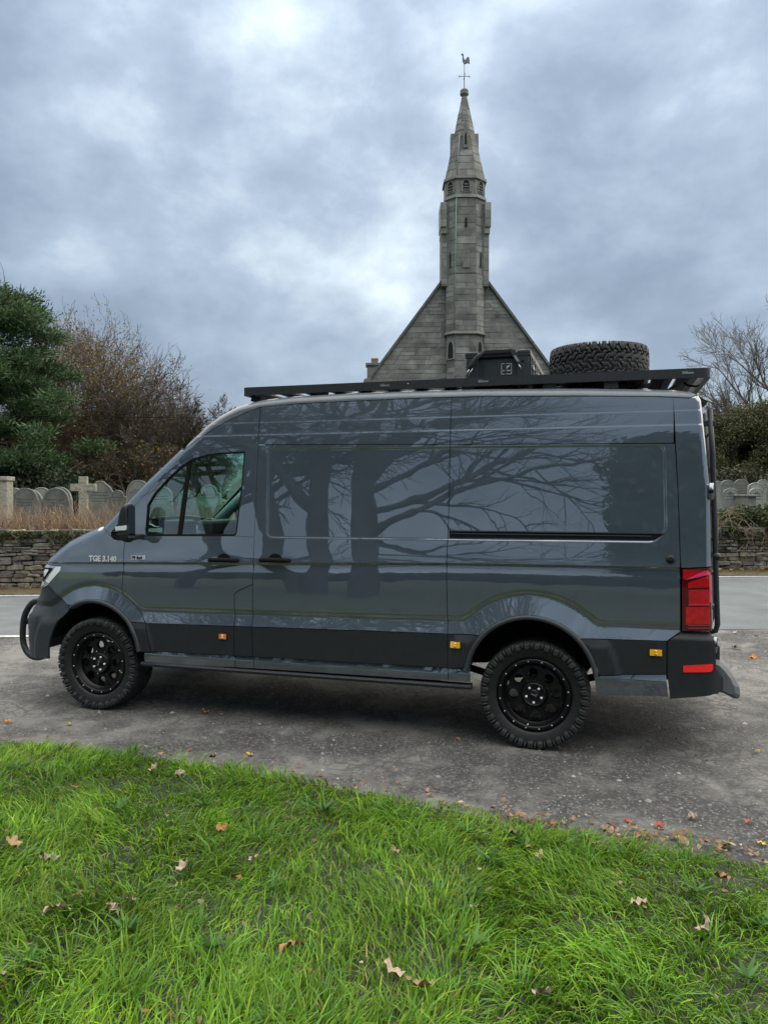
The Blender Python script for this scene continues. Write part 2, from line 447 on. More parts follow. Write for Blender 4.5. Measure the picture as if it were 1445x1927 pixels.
def painted(name, o0, o1, spans, wob=.0):
    for a, b_ in spans:
        xs_ = np.linspace(a, b_, max(2, int((b_-a)/.4)))
        o = grid_obj(name, xs_, lambda x: (o0(x), o1(x)), 1, lambda x, y: ground_z(x, y)+.0095, M['line'])
painted('edge_line', lambda x: edge_near(x)+.00+.06, lambda x: edge_near(x)+.16, [(-26, -3.4), (4.62+.75, 6.2), (8.2, 10.2), (12.2, 14.2)])
painted('edge_line', lambda x: edge_far(x)-.16, lambda x: edge_far(x)-.04, [(-26, 26)])
grid_obj('road_verge', XS, lambda x: (edge_far(x)-.01, edge_far(x)+1.6), 8, lambda x, y: ground_z(x, y)+.022+.05*smooth01((y-edge_far(x))/.8)+.02*nz(x, y, 2.2), M['verge'])
# churchyard behind the wall stands higher
def yard_z(x, y): return .78 + .45*smooth01((y-18)/24) + .05*nz(x, y, .35) + .25*smooth01((x-6)/10)*0
grid_obj('churchyard', np.linspace(-70, 70, 91), lambda x: (edge_far(x)+1.30, 90), 50, yard_z, M['field'])
hl = grid_obj('hill', np.linspace(-500, 500, 60), lambda x: (110, 600), 14, lambda x, y: -3 + 62*smooth01((y-110)/420)*(.35+.65*smooth01((x+60)/300)) + 6*nz(x, y, .008), M['hill'])

# ------------------------------------------------------------------ grass bank the photographer stands on
_ex = [-26,-8,-6,-2.86,-2.02,-1.17,-.57,-.07,.41,.72,1.36,1.96,3.2,5,9,26]
_ey = [6.6,6.45,6.25,5.62,5.42,5.12,4.90,4.66,4.44,4.22,3.92,3.72,3.35,2.9,2.4,1.2]
def y_edge(x): return float(np.interp(x, _ex, _ey)) + .05*nz(x, 3.3, 1.3) + .03*nz(x, 1.7, 4.0)
def bank_z(x, y):
    s_ = (y_edge(x)-y)*.93
    if s_ < 0: return -.05 + max(s_, -.3)*.3 + .05
    return .006 + .15*(1-math.exp(-s_/1.3)) + .018*nz(x, y, 1.7) + .012*nz(x, y, 4.3, 2)
xsb = np.concatenate([np.linspace(-26, -5, 22), np.linspace(-4.8, 4.8, 121), np.linspace(5, 26, 22)])
def bank_y(x): return (-30, y_edge(x)+.03)
V = []; F = []; nv = 70
for x in xsb:
    ye = y_edge(x)+.04
    for j in range(nv+1):
        t = (j/nv)**.45; y = -30 + (ye+30)*t; V.append((x, y, max(bank_z(x, y), -.004) if y < ye-.02 else -.02))
for i in range(len(xsb)-1):
    for j in range(nv):
        a = i*(nv+1)+j; F.append((a, a+nv+1, a+nv+2, a+1))
gb = mesh_obj('grass_bank', V, F, M['soil'], smooth=True); gb["kind"] = 'structure'

def tints(rng, n, base, spread):
    """random colours between listed base colours, with some spread in value"""
    B = np.array(base); i = rng.integers(0, len(B), n); j = rng.integers(0, len(B), n); t = rng.random((n, 1))
    return np.clip((B[i]*t + B[j]*(1-t)) * (1 + spread*(rng.random((n, 1))*2-1)), 0, 1)

def vnoise(P, s, seed=0):
    """cheap smooth value noise for arrays of 2-D points"""
    r = np.random.default_rng(seed); G = r.random((64, 64)); q = P*s; i = np.floor(q).astype(int); f = q-i; f = f*f*(3-2*f)
    a = G[i[:, 0] % 64, i[:, 1] % 64]; b_ = G[(i[:, 0]+1) % 64, i[:, 1] % 64]; c = G[i[:, 0] % 64, (i[:, 1]+1) % 64]; d = G[(i[:, 0]+1) % 64, (i[:, 1]+1) % 64]
    return (a*(1-f[:, 0])+b_*f[:, 0])*(1-f[:, 1]) + (c*(1-f[:, 0])+d*f[:, 0])*f[:, 1]

def blades(name, P, L_, Wd, lean, curl, az, col, mt, kind='stuff', label=None):
    """curved grass blades: P (n,3) roots, az lean direction"""
    n = len(P); K = 4
    ts = np.linspace(0, 1, K)
    V = np.zeros((n, K*2-1, 3)); dx, dy = np.cos(az), np.sin(az); sx, sy = -dy, dx
    tw = np.random.default_rng(5).uniform(-1.2, 1.2, n); wx, wy = np.cos(az+np.pi/2+tw), np.sin(az+np.pi/2+tw)
    for k, t in enumerate(ts):
        a = lean + curl*t; h = L_*t*np.cos(lean*.6 + curl*t*.75); o = L_*t*np.sin(np.minimum(lean*.7 + curl*t*.8, 1.9))
        cx = P[:, 0]+dx*o; cy = P[:, 1]+dy*o; cz = P[:, 2]+h
        w = Wd*(1-t**1.6)*.5
        if k < K-1:
            V[:, 2*k] = np.stack([cx-wx*w, cy-wy*w, cz], 1); V[:, 2*k+1] = np.stack([cx+wx*w, cy+wy*w, cz], 1)
        else: V[:, 2*k] = np.stack([cx, cy, cz], 1)
    b0 = np.arange(n)[:, None]*(2*K-1)
    Q = np.concatenate([b0+np.array([[2*k, 2*k+1, 2*k+3, 2*k+2]]) for k in range(K-2)]); T = b0+np.array([[2*K-4, 2*K-3, 2*K-2]])
    C = np.repeat(col[:, None, :], 2*K-1, 1)
    o = np_mesh(name, V.reshape(-1, 3), T, Q, mt, col=C.reshape(-1, 3), smooth=True); o["kind"] = kind
    if label: o["label"] = label
    return o
def grass():
    rng = np.random.default_rng(11)
    n = 400000
    x = rng.uniform(-6.6, 6.0, n); y = rng.uniform(.6, 6.4, n)
    vis = (np.abs(x) < y*.56+.55) | ((np.abs(x) < y*.56+3.2) & (rng.random(n) < .5))
    ye = np.array([np.interp(x, _ex, _ey)])[0] + .06*(vnoise(np.stack([x, y*0], 1), 2.2, 3)-.5) + .10*(vnoise(np.stack([x, y], 1), 7.0, 4)-.5)
    keep = vis & (y < ye) & (rng.random(n) < np.clip(1.35 - .13*y, .45, 1))
    x, y = x[keep], y[keep]; P2 = np.stack([x, y], 1)
    clump = vnoise(P2, 2.6, 1); fine = vnoise(P2, 7.5, 2); big = vnoise(P2, .9, 6)
    keep = rng.random(len(x)) < .40 + .60*fine
    x, y, P2, clump, fine, big = x[keep], y[keep], P2[keep], clump[keep], fine[keep], big[keep]; n = len(x)
    z = np.array([bank_z(a, b_) for a, b_ in zip(x, y)]) - .006
    edge = np.clip(((np.interp(x, _ex, _ey)-y))/.5, .25, 1)
    Lb = (.045 + .090*clump + .055*fine*fine)*rng.uniform(.5, 1.25, n)*(.55+.45*edge)
    Wb = rng.uniform(.0042, .0105, n)*(.75+.6*clump)
    az = 2*np.pi*vnoise(P2, 1.15, 8)*1.6 + rng.normal(0, .75, n)
    lean = rng.uniform(.05, .70, n)*(.5+.8*fine); curl = rng.uniform(.3, 2.0, n)
    g = np.array([(.108,.235,.012),(.152,.298,.014),(.072,.175,.014),(.215,.340,.020),(.102,.240,.028)])
    col = tints(rng, n, g, .38)*(.62+.65*vnoise(P2, 5.5, 31))[:, None]
    yel = np.clip((big-.45)*2.2, 0, 1)[:, None]*.55
    col = col*(1-yel) + col*np.array([[1.35, 1.15, .8]])*yel
    st = rng.random(n) < .035 + .10*(vnoise(P2, 3.3, 12) > .74)
    col[st] = tints(rng, st.sum(), [(.34,.27,.10),(.28,.24,.11),(.20,.20,.05)], .3)
    Lb[st] *= .8; lean[st] += .6
    blades('grass', np.stack([x, y, z], 1), Lb, Wb, lean, curl, az, col, M['blade'], label='lush green grass covering the foreground bank')
    # coarse long blades in tufts
    tx = rng.uniform(-3.6, 3.2, 150); ty = rng.uniform(1.6, 5.6, 150); ok = (ty < np.interp(tx, _ex, _ey)-.1) & (np.abs(tx) < ty*.56+.4); tx, ty = tx[ok], ty[ok]
    k = 46; m_ = len(tx)
    X = (tx[:, None]+rng.normal(0, .045, (m_, k))).ravel(); Y = (ty[:, None]+rng.normal(0, .045, (m_, k))).ravel(); n = len(X)
    Z = np.array([bank_z(a, b_) for a, b_ in zip(X, Y)])-.005
    az = np.arctan2(Y-np.repeat(ty, k), X-np.repeat(tx, k)) + rng.normal(0, .5, n)
    col = tints(rng, n, [(.085,.220,.030),(.120,.27,.035),(.075,.19,.012),(.17,.29,.025)], .25)*np.repeat(rng.uniform(.75, 1.15, (m_, 1)), k, 0)
    blades('grass_tufts', np.stack([X, Y, Z], 1), rng.uniform(.09, .21, n), rng.uniform(.005, .0095, n), rng.uniform(.1, .8, n), rng.uniform(.4, 1.6, n), az, col, M['blade'], label='coarse long-bladed grass tufts on the foreground bank')
    # flat weeds: plantain and dandelion rosettes pressed into the turf
    m_ = 90; tx = rng.uniform(-3.4, 3.0, m_); ty = rng.uniform(1.8, 5.4, m_); ok = (ty < np.interp(tx, _ex, _ey)-.05) & (np.abs(tx) < ty*.56+.3); tx, ty = tx[ok], ty[ok]; m_ = len(tx); k = 9
    az = (rng.uniform(0, 6.28, (m_, 1))+np.arange(k)*6.283/k+rng.normal(0, .2, (m_, k))).ravel(); X = np.repeat(tx, k)+.01*np.cos(az); Y = np.repeat(ty, k)+.01*np.sin(az); n = len(X)
    Z = np.array([bank_z(a, b_) for a, b_ in zip(X, Y)])+.03
    blades('weed_rosettes', np.stack([X, Y, Z], 1), rng.uniform(.05, .10, n), rng.uniform(.014, .028, n), rng.uniform(.7, 1.2, n), rng.uniform(.2, .8, n), az, tints(rng, n, [(.07,.17,.03),(.10,.20,.05),(.06,.14,.035)], .25), M['blade'], label='flat broad-leaved weed rosettes among the foreground grass')
    # thin grass and weed along the far verge and by the wall foot
    n = 5000; X = rng.uniform(-12, 12, n); e = rng.random(n)**.7*1.1; Y = np.array([edge_far(a) for a in X])+.25+e*.8
    Z = np.array([ground_z(a, b_) for a, b_ in zip(X, Y)])+.03; keep = vnoise(np.stack([X, Y], 1), 1.1, 9) > .42; n = keep.sum()
    blades('verge_grass', np.stack([X, Y, Z], 1)[keep], rng.uniform(.06, .22, n), rng.uniform(.006, .014, n), rng.uniform(.1, .6, n), rng.uniform(.2, 1.2, n), rng.uniform(0, 6.28, n),
           tints(rng, n, [(.08,.12,.02),(.12,.13,.03),(.20,.16,.06)], .3), M['blade'], label='thin verge grass along the foot of the stone wall')
grass()

# ------------------------------------------------------------------ loose stones on the lay-by
def pebbles():
    rng = np.random.default_rng(3); n = 16000
    y = 3.6 + 6.2*rng.random(n)**1.3; x = rng.uniform(-1, 1, n)*(y*.56+.5)
    k = (y > np.interp(x, _ex, _ey)+.02); x, y = x[k], y[k]; n = len(x)
    r = rng.uniform(.003, .0075, n)*(1+(rng.random(n) < .05)*rng.uniform(.5, 2.2, n))
    O = np.array([(1,0,0),(0,1,0),(-1,0,0),(0,-1,0),(0,0,1)], float)
    V = O[None]*r[:, None, None]*rng.uniform(.6, 1.3, (n, 5, 1)); a = rng.uniform(0, 6.28, n); c, s_ = np.cos(a), np.sin(a)
    X = V[..., 0]*c[:, None]-V[..., 1]*s_[:, None]; Y = V[..., 0]*s_[:, None]+V[..., 1]*c[:, None]
    Z0 = np.array([.010*nz(a_, b_, .9)+.006*nz(a_, b_, 3.1, 4) for a_, b_ in zip(x, y)])
    V = np.stack([X+x[:, None], Y+y[:, None], V[..., 2]*.7+Z0[:, None]], -1).reshape(-1, 3)
    b0 = np.arange(n)[:, None]*5; T = np.concatenate([b0+np.array([[i, (i+1) % 4, 4]]) for i in range(4)])
    col = np.repeat(tints(rng, n, [(.10,.10,.10),(.20,.19,.18),(.30,.29,.27),(.14,.12,.10)], .3), 5, 0)
    o = np_mesh('gravel', V, T, None, M['twig'], col=col); o["kind"] = 'stuff'; o["label"] = 'loose grey chippings strewn over the lay-by'
pebbles()

# ------------------------------------------------------------------ fallen leaves
def leaf_mesh(seed, kind):
    """a dry curled leaf: lobed outline on a folded, rolled surface"""
    r = random.Random(seed); lob = {'maple': 5, 'beech': 1}[kind]; n = 30; V = [(0, 0, 0)]; F = []
    fold = r.uniform(.2, .9); roll = r.uniform(-1.3, 1.6); rip = r.uniform(.10, .24)
    for ring_, fr in ((1, .5), (2, 1.0)):
        for k in range(n):
            a = 2*math.pi*k/n
            if lob == 5:
                rad = .66 + .24*abs(math.cos(2.5*a))**1.4 * (1-.25*abs(math.sin(a/2+.1))) + r.uniform(-.13, .10)
            else: rad = .55 + .45*abs(math.cos(a))**1.5 + r.uniform(-.03, .03)
            x, y = math.cos(a)*rad*fr, math.sin(a)*rad*fr*(1 if lob == 5 else .75)
            z = fold*abs(y)*.75 + roll*.30*x*x + rip*math.sin(5*a+seed)*fr + r.uniform(-.12, .12)
            V.append((x, y, z))
    for k in range(n):
        k2 = (k+1) % n; F.append((0, 1+k, 1+k2)); F.append((1+k, 1+n+k, 1+n+k2, 1+k2))
    b = len(V); sx = -.6 if lob == 5 else -.9
    V += [(sx,.02,0),(sx,-.02,0),(sx-.6,.012,.12),(sx-.6,-.012,.12)]; F.append((b, b+1, b+3, b+2))
    me = bpy.data.meshes.new('leaf_mesh'); me.from_pydata(V, [], F); me.polygons.foreach_set("use_smooth", [True]*len(F)); me.update(); return me
LEAFM = {'tan': mat('dry_leaf_tan', (.28,.18,.115), .8, var=.4, vscale=3, rnd=.15), 'pale': mat('dry_leaf_pale', (.35,.265,.19), .8, var=.35, vscale=3),
         'brown': mat('dry_leaf_brown', (.17,.10,.055), .8, var=.4, vscale=3), 'orange': mat('dry_leaf_orange', (.48,.17,.03), .7, var=.35, vscale=3),
         'yellow': mat('dry_leaf_yellow', (.55,.38,.06), .7, var=.3, vscale=3), 'red': mat('dry_leaf_red', (.32,.07,.035), .7, var=.35, vscale=3)}
LME = {}
def leaf(x, y, size, colr, label, kind='maple', seed=0, tilt=.35, dz=.03, az=None):
    key = (kind, seed % 7, colr)
    if key not in LME:
        me = leaf_mesh(seed % 7 + 1, kind); me.materials.append(LEAFM[colr]); LME[key] = me
    o = bpy.data.objects.new('fallen_leaf', LME[key]); link(o); r = random.Random(seed*13+7)
    zz = bank_z(x, y)+dz if y < y_edge(x) else .012
    o.location = (x, y, zz); o.scale = (size,)*3; o.rotation_euler = (r.uniform(-tilt, tilt), r.uniform(-tilt, tilt), az if az is not None else r.uniform(0, 6.28))
    return tag(o, label, 'leaf', 'fallen autumn leaves')
G = lambda u, v, z=.12: ((u-722.5)/1448*((CAM_H-z)*1448/(v-930)), (CAM_H-z)*1448/(v-930))
named = [ # photo u, v, size, colour, label
 (85,1627,.052,'tan','reddish tan curled leaf at the far left of the grass'),(345,1650,.045,'pale','pale curled leaf in open grass left of the middle'),(415,1565,.040,'tan','upright tan leaf in the upper grass below the middle of the van'),
 (100,1733,.058,'pale','large pale crumpled leaf low at the left of the grass'),(205,1737,.040,'tan','dark tan leaf just right of the large pale one at lower left'),(235,1722,.038,'pale','pale twisted leaf right of the crumpled pair at lower left'),
 (547,1800,.055,'tan','tall tan leaf with holes standing in the grass left of bottom middle'),(475,1628,.036,'pale','small pale leaf half sunk in the grass left of the middle'),(288,1437,.040,'pale','pale leaf standing at the grass edge below the front wheel'),
 (335,1442,.040,'tan','tan leaf beside the pale one at the grass edge behind the front wheel'),(398,1428,.038,'brown','brown folded leaf on the grass edge'),(467,1427,.030,'yellow','yellow leaf lying on the tarmac by the grass edge'),
 (1207,1708,.042,'pale','pale leaf in the grass at centre right'),(1332,1752,.045,'pale','pale leaf in the grass at the right'),(1365,1645,.045,'tan','pinkish tan leaf near the right end of the grass'),(790,1892,.055,'tan','large tan leaf at the bottom right of the middle'),
 (1022,1905,.045,'pale','pale grey leaf at the bottom edge right of the middle'),(745,1600,.034,'tan','small tan leaf in the mid grass'),(895,1732,.032,'pale','little pale curled leaf in the grass below the rear wheel'),(965,1550,.040,'brown','brown leaf lying at the grass corner below the rear wheel'),
 (1018,1602,.030,'pale','small whitish leaf in the grass below the rear wheel'),(740,1857,.045,'pale','pale leaf half buried in grass near the bottom middle'),(15,1608,.050,'tan','tan leaf at the left border of the grass'),(1412,1555,.028,'red','red leaf alone on the tarmac at the right border'),
 (1185,1553,.030,'red','red leaf at the left of the heap on the lay-by edge'),(1245,1563,.034,'red','dark red leaf in the middle of the heap on the lay-by edge'),(1308,1547,.034,'tan','tan leaf on top of the heap on the lay-by edge'),
 (1440,1597,.024,'yellow','yellow leaf at the grass edge by the right border'),(10,1363,.034,'orange','orange leaf on the tarmac at the far left'),(387,1346,.030,'orange','orange leaf on the tarmac behind the front wheel'),(862,1397,.026,'orange','bright orange leaf on the tarmac left of the rear wheel'),
 (127,1367,.026,'yellow','small yellow leaf on the tarmac below the front wheel'),(1430,1420,.022,'yellow','pale yellow leaf on the tarmac right of the rear wheel'),(1385,1222,.060,'brown','brown leaf on the tarmac beside the rear bumper'),(1420,1240,.050,'orange','orange brown leaf on the tarmac behind the van')]
for i, (u, v, s_, c_, lb) in enumerate(named):
    on_g = v > np.interp(u, [0,400,700,960,1445], [1390,1430,1478,1535,1600])
    x, y = G(u, v+8, .12) if on_g else G(u, v, .0)
    leaf(x, y, s_*.95, c_, lb, 'maple' if i % 3 else 'beech', i, .7 if on_g else .25, .052 if on_g else .012)
def litter():
    """small leaf scraps, too many and small to pick apart"""
    rng = np.random.default_rng(21); pts = []
    def add(n, fx): 
        for _ in range(n): pts.append(fx())
    def edge_pt():
        x = rng.uniform(-3.2, 3.0); y = y_edge(x)+rng.normal(.06, .10); return (x, y, .012 if y > y_edge(x)-.02 else bank_z(x, y)+.03, rng.uniform(.010, .022))
    def heap():
        x = rng.uniform(1.15, 1.85); y = y_edge(x)+rng.normal(.10, .07); return (x, y, rng.uniform(.01, .03), rng.uniform(.014, .028))
    def heap2():
        x = rng.uniform(.62, .95); y = y_edge(x)+rng.normal(.03, .05); return (x, y, rng.uniform(.01, .05), rng.uniform(.014, .026))
    def wide():
        y = rng.uniform(3.9, 9.5); x = rng.uniform(-1, 1)*(y*.55); return (x, y, .010, rng.uniform(.008, .018)) if y > y_edge(x) else edge_pt()
    def ingrass():
        y = rng.uniform(2.1, 5.2); x = rng.uniform(-1, 1)*(y*.53); return (x, y, bank_z(x, y)+rng.uniform(.02, .07), rng.uniform(.008, .018)) if y < y_edge(x) else edge_pt()
    def wall_foot():
        x = rng.uniform(-12, 12); y = edge_far(x)+rng.uniform(.5, .95); return (x, y, ground_z(x, y)+.09, rng.uniform(.03, .06))
    def road_edge():
        x = rng.uniform(3, 7.5); y = edge_near(x)-rng.uniform(.1, 1.8); return (x, y, .015, rng.uniform(.02, .05))
    add(110, edge_pt); add(75, heap); add(40, heap2); add(80, wide); add(110, ingrass); add(700, wall_foot); add(40, road_edge)
    P = np.array(pts); n = len(P)
    sh = np.array([(-1,0),(-.5,.55),(.3,.6),(1,.05),(.4,-.55),(-.45,-.5)]); V = np.zeros((n, 6, 3)); a = rng.uniform(0, 6.28, n); jit = rng.uniform(.7, 1.3, (n, 6, 1))
    q = sh[None]*jit*P[:, 3, None, None]; V[..., 0] = q[..., 0]*np.cos(a)[:, None]-q[..., 1]*np.sin(a)[:, None]+P[:, 0, None]; V[..., 1] = q[..., 0]*np.sin(a)[:, None]+q[..., 1]*np.cos(a)[:, None]+P[:, 1, None]
    V[..., 2] = P[:, 2, None]+rng.uniform(-.15, .75, (n, 6))*P[:, 3, None]
    b0 = np.arange(n)[:, None]*6; Q = np.concatenate([b0+np.array([[0,1,2,3]]), b0+np.array([[0,3,4,5]])])
    col = np.repeat(tints(rng, n, [(.30,.21,.13),(.17,.10,.05),(.30,.13,.045),(.36,.28,.18),(.22,.08,.04),(.12,.08,.05)], .3), 6, 0)
    o = np_mesh('leaf_litter', V.reshape(-1, 3), None, Q, M['leafy'], col=col); o["kind"] = 'stuff'; o["label"] = 'scattered scraps of dry autumn leaves on tarmac and grass'
litter()
# ================================================================== the van
VAN_A = (-2.425, 6.468)            # ground point under the near front wheel
VAN_RZ = R_(-16.44)
W_VAN = 2.04                       # distance between the two side planes
van = empty('panel_van', (VAN_A[0], VAN_A[1], 0), VAN_RZ,
            'slate grey high roof panel van with black wheels parked side-on in the lay-by', 'van')

# side surface of the body: y (inwards) as a function of x (rearwards) and z (up), all metres
TILT = [(.30,0),(.80,1),(.86,1.5),(.93,1.5),(1.0,1.6),(1.10,2.0),(1.17,2.4),(1.20,3.4),(1.24,6),(1.266,8),(1.270,-40),(1.286,-40),(1.290,10),
        (1.35,6.5),(1.45,5),(1.50,4.6),(1.8,4.8),(2.16,5.2),(2.24,6.5),(2.283,7),(2.286,19),(2.296,19),(2.299,7.5),(2.383,8.5),(2.386,17),
        (2.394,17),(2.397,8.5),(2.46,10.5),(2.75,12)]
_zs = np.arange(.30, 2.76, .002)
_tl = np.interp(_zs, [a for a, b in TILT], [b for a, b in TILT])
_yb = np.concatenate([[0], np.cumsum(np.tan(np.radians(_tl[:-1])) * .002)]) - .0135
# outline of the body seen from the side: x, z, rounding radius, rounding depth
CHAIN = [(-.805,.40,.26,.30),(-.835,.55,.28,.32),(-.84,.69,.28,.32),(-.83,.83,.28,.32),(-.785,.905,.26,.30),(-.74,.965,.24,.28),(-.705,1.08,.22,.26),
         (-.672,1.185,.20,.24),(-.63,1.235,.17,.21),(-.55,1.302,.15,.19),(-.46,1.362,.14,.18),(-.355,1.425,.13,.17),(-.225,1.481,.13,.16),
         (-.095,1.531,.12,.15),(-.02,1.552,.10,.13),(.03,1.560,.09,.11),(.241,1.760,.085,.11),(.411,1.922,.085,.11),(.617,2.099,.085,.11),(.722,2.19,.085,.11),
         (.831,2.276,.085,.12),(.922,2.362,.09,.13),(1.006,2.423,.075,.115),(1.09,2.474,.07,.11),(1.175,2.517,.07,.11),(1.26,2.548,.065,.105),(1.36,2.571,.065,.105),
         (1.45,2.588,.065,.105),(1.725,2.607,.065,.105),(2.217,2.616,.065,.105),(2.615,2.614,.065,.105),(2.991,2.609,.065,.105),(3.194,2.608,.065,.105),
         (3.945,2.583,.065,.105),(4.372,2.560,.065,.105),(4.567,2.545,.06,.09),(4.665,2.528,.05,.07),(4.72,2.500,.04,.05),(4.738,2.46,.03,.04),
         (4.758,2.227,.03,.04),(4.791,1.863,.03,.04),(4.798,1.532,.03,.04),(4.80,1.323,.03,.04),(4.812,.90,.03,.04)]
def smin(a, b, k):
    h = np.clip(.5 + .5*(b-a)/k, 0, 1); return b*(1-h) + a*h - k*h*(1-h)
def sstep(t): t = np.clip(t, 0, 1); return t*t*(3-2*t)
def seg_dist(X, Z, P, closed=False):
    P = np.asarray(P, float); best = np.full(X.shape, 1e9); par = np.zeros(X.shape); n = len(P)
    for i in range(n if closed else n-1):
        a = P[i, :2]; b = P[(i+1) % n, :2]; d = b-a; LL = d@d
        t = np.clip(((X-a[0])*d[0] + (Z-a[1])*d[1]) / max(LL, 1e-12), 0, 1)
        q = np.hypot(X-a[0]-t*d[0], Z-a[1]-t*d[1]); m = q < best
        best = np.where(m, q, best); par = np.where(m, i+t, par)
    return best, par
def inside(X, Z, P):
    P = np.asarray(P, float); r = np.zeros(X.shape, bool)
    for i in range(len(P)):
        x1, z1 = P[i, 0], P[i, 1]; x2, z2 = P[i-1, 0], P[i-1, 1]
        if z1 == z2: continue
        c = ((z1 > Z) != (z2 > Z)); r ^= c & (X < (x2-x1)*(Z-z1)/(z2-z1) + x1)
    return r
def round_poly(P, r, n=5):
    """polygon with its corners rounded"""
    out_ = []
    for i in range(len(P)):
        a, b, c = Vector(P[i-1]), Vector(P[i]), Vector(P[(i+1) % len(P)])
        r1 = min(r, (a-b).length*.45, (c-b).length*.45)
        p, q = b + (a-b).normalized()*r1, b + (c-b).normalized()*r1
        for k in range(n+1):
            t = k/n; v = p*(1-t)**2 + b*2*t*(1-t) + q*t*t; out_.append((v.x, v.y))
    return out_
def ccw(P):
    A = sum(P[i-1][0]*P[i][1] - P[i][0]*P[i-1][1] for i in range(len(P))); return P if A > 0 else P[::-1]
RECESS = [(ccw(round_poly([(1.552,2.172),(1.566,1.482),(4.445,1.495),(4.512,1.575),(4.500,2.155)], .05)), .005)]
AF = (-.011, .464, .438, .576); AR = (3.612, .492, .438, .603)      # wheel arches: x, z, opening radius, flare radius
def shoulder(X): return np.interp(X, [.4, 1.45, 3.0, 4.5], [.845, .860, .885, .905])
def crease(X): return np.interp(X, [-.6, .266, 1.465, 3.0, 4.6], [1.215, 1.243, 1.272, 1.308, 1.322])
def S(X, Z, outline=True):
    X = np.asarray(X, float); Z = np.asarray(Z, float)
    w = np.exp(-((Z-1.29)/.16)**2)
    Y = np.interp(Z - (crease(X)-1.278)*w, _zs, _yb)
    rf = np.hypot(X-AF[0], Z-AF[1]) - AF[3]; rr = np.hypot(X-AR[0], Z-AR[1]) - AR[3]
    u = smin(smin(Z-shoulder(X), rf, .05), rr, .05)
    cap = .080 + .055*sstep((.03-np.minimum(rf, rr))/.05)
    Y = Y + np.where(u >= 0, .014*sstep(1-u/.055), .014 - .34*np.minimum(np.maximum(-u, 0), cap))
    t = np.clip((.3-X), 0, 2); Y = Y + .05*t*t
    for P, dep in RECESS:
        sd, _ = seg_dist(X, Z, P, True); sd = np.where(inside(X, Z, P), sd, -sd)
        Y = Y + dep*sstep((sd+.009)/.018)
    if outline:
        d, par = seg_dist(X, Z, CHAIN); C = np.asarray(CHAIN); k = np.arange(len(C))
        q = np.clip(1 - d/np.interp(par, k, C[:, 2]), 0, .9995); Y = Y + np.interp(par, k, C[:, 3])*(1-np.sqrt(1-q*q))
    return Y
def inset(P, g):
    n = len(P); O = []
    for i in range(n):
        a, b, c = Vector(P[i-1]), Vector(P[i]), Vector(P[(i+1) % n])
        d1, d2 = (b-a), (c-b)
        if d1.length < 1e-6 or d2.length < 1e-6: O.append((b.x, b.y)); continue
        n1 = Vector((-d1.y, d1.x)).normalized(); n2 = Vector((-d2.y, d2.x)).normalized(); m = n1+n2
        if m.length < .3: O.append((b.x, b.y)); continue
        m.normalize(); s_ = g / max(.4, m.dot(n1)); O.append((b.x+m.x*s_, b.y+m.y*s_))
    return O
def clip_cell(P, x0, x1, z0, z1):
    for ax, v, sg in ((0, x0, 1), (0, x1, -1), (1, z0, 1), (1, z1, -1)):
        O = []; n = len(P)
        for i in range(n):
            p, q = P[i-1], P[i]; a, b = (p[ax]-v)*sg, (q[ax]-v)*sg
            if (a >= 0) != (b >= 0):
                t = a/(a-b); O.append((p[0]+(q[0]-p[0])*t, p[1]+(q[1]-p[1])*t))
            if b >= 0: O.append(q)
        P = O
        if len(P) < 3: return None
    return P
def lines(a, b, step, fine):
    L_ = list(np.arange(a, b, step)) + [b]
    for f0, f1, fs in fine: L_ += [v for v in np.arange(f0, f1, fs) if a < v < b]
    L_ = sorted(L_); O = [L_[0]]
    for v in L_[1:]:
        if v - O[-1] > .0015: O.append(v)
    if O[-1] < b: O.append(b)
    return np.array(O)
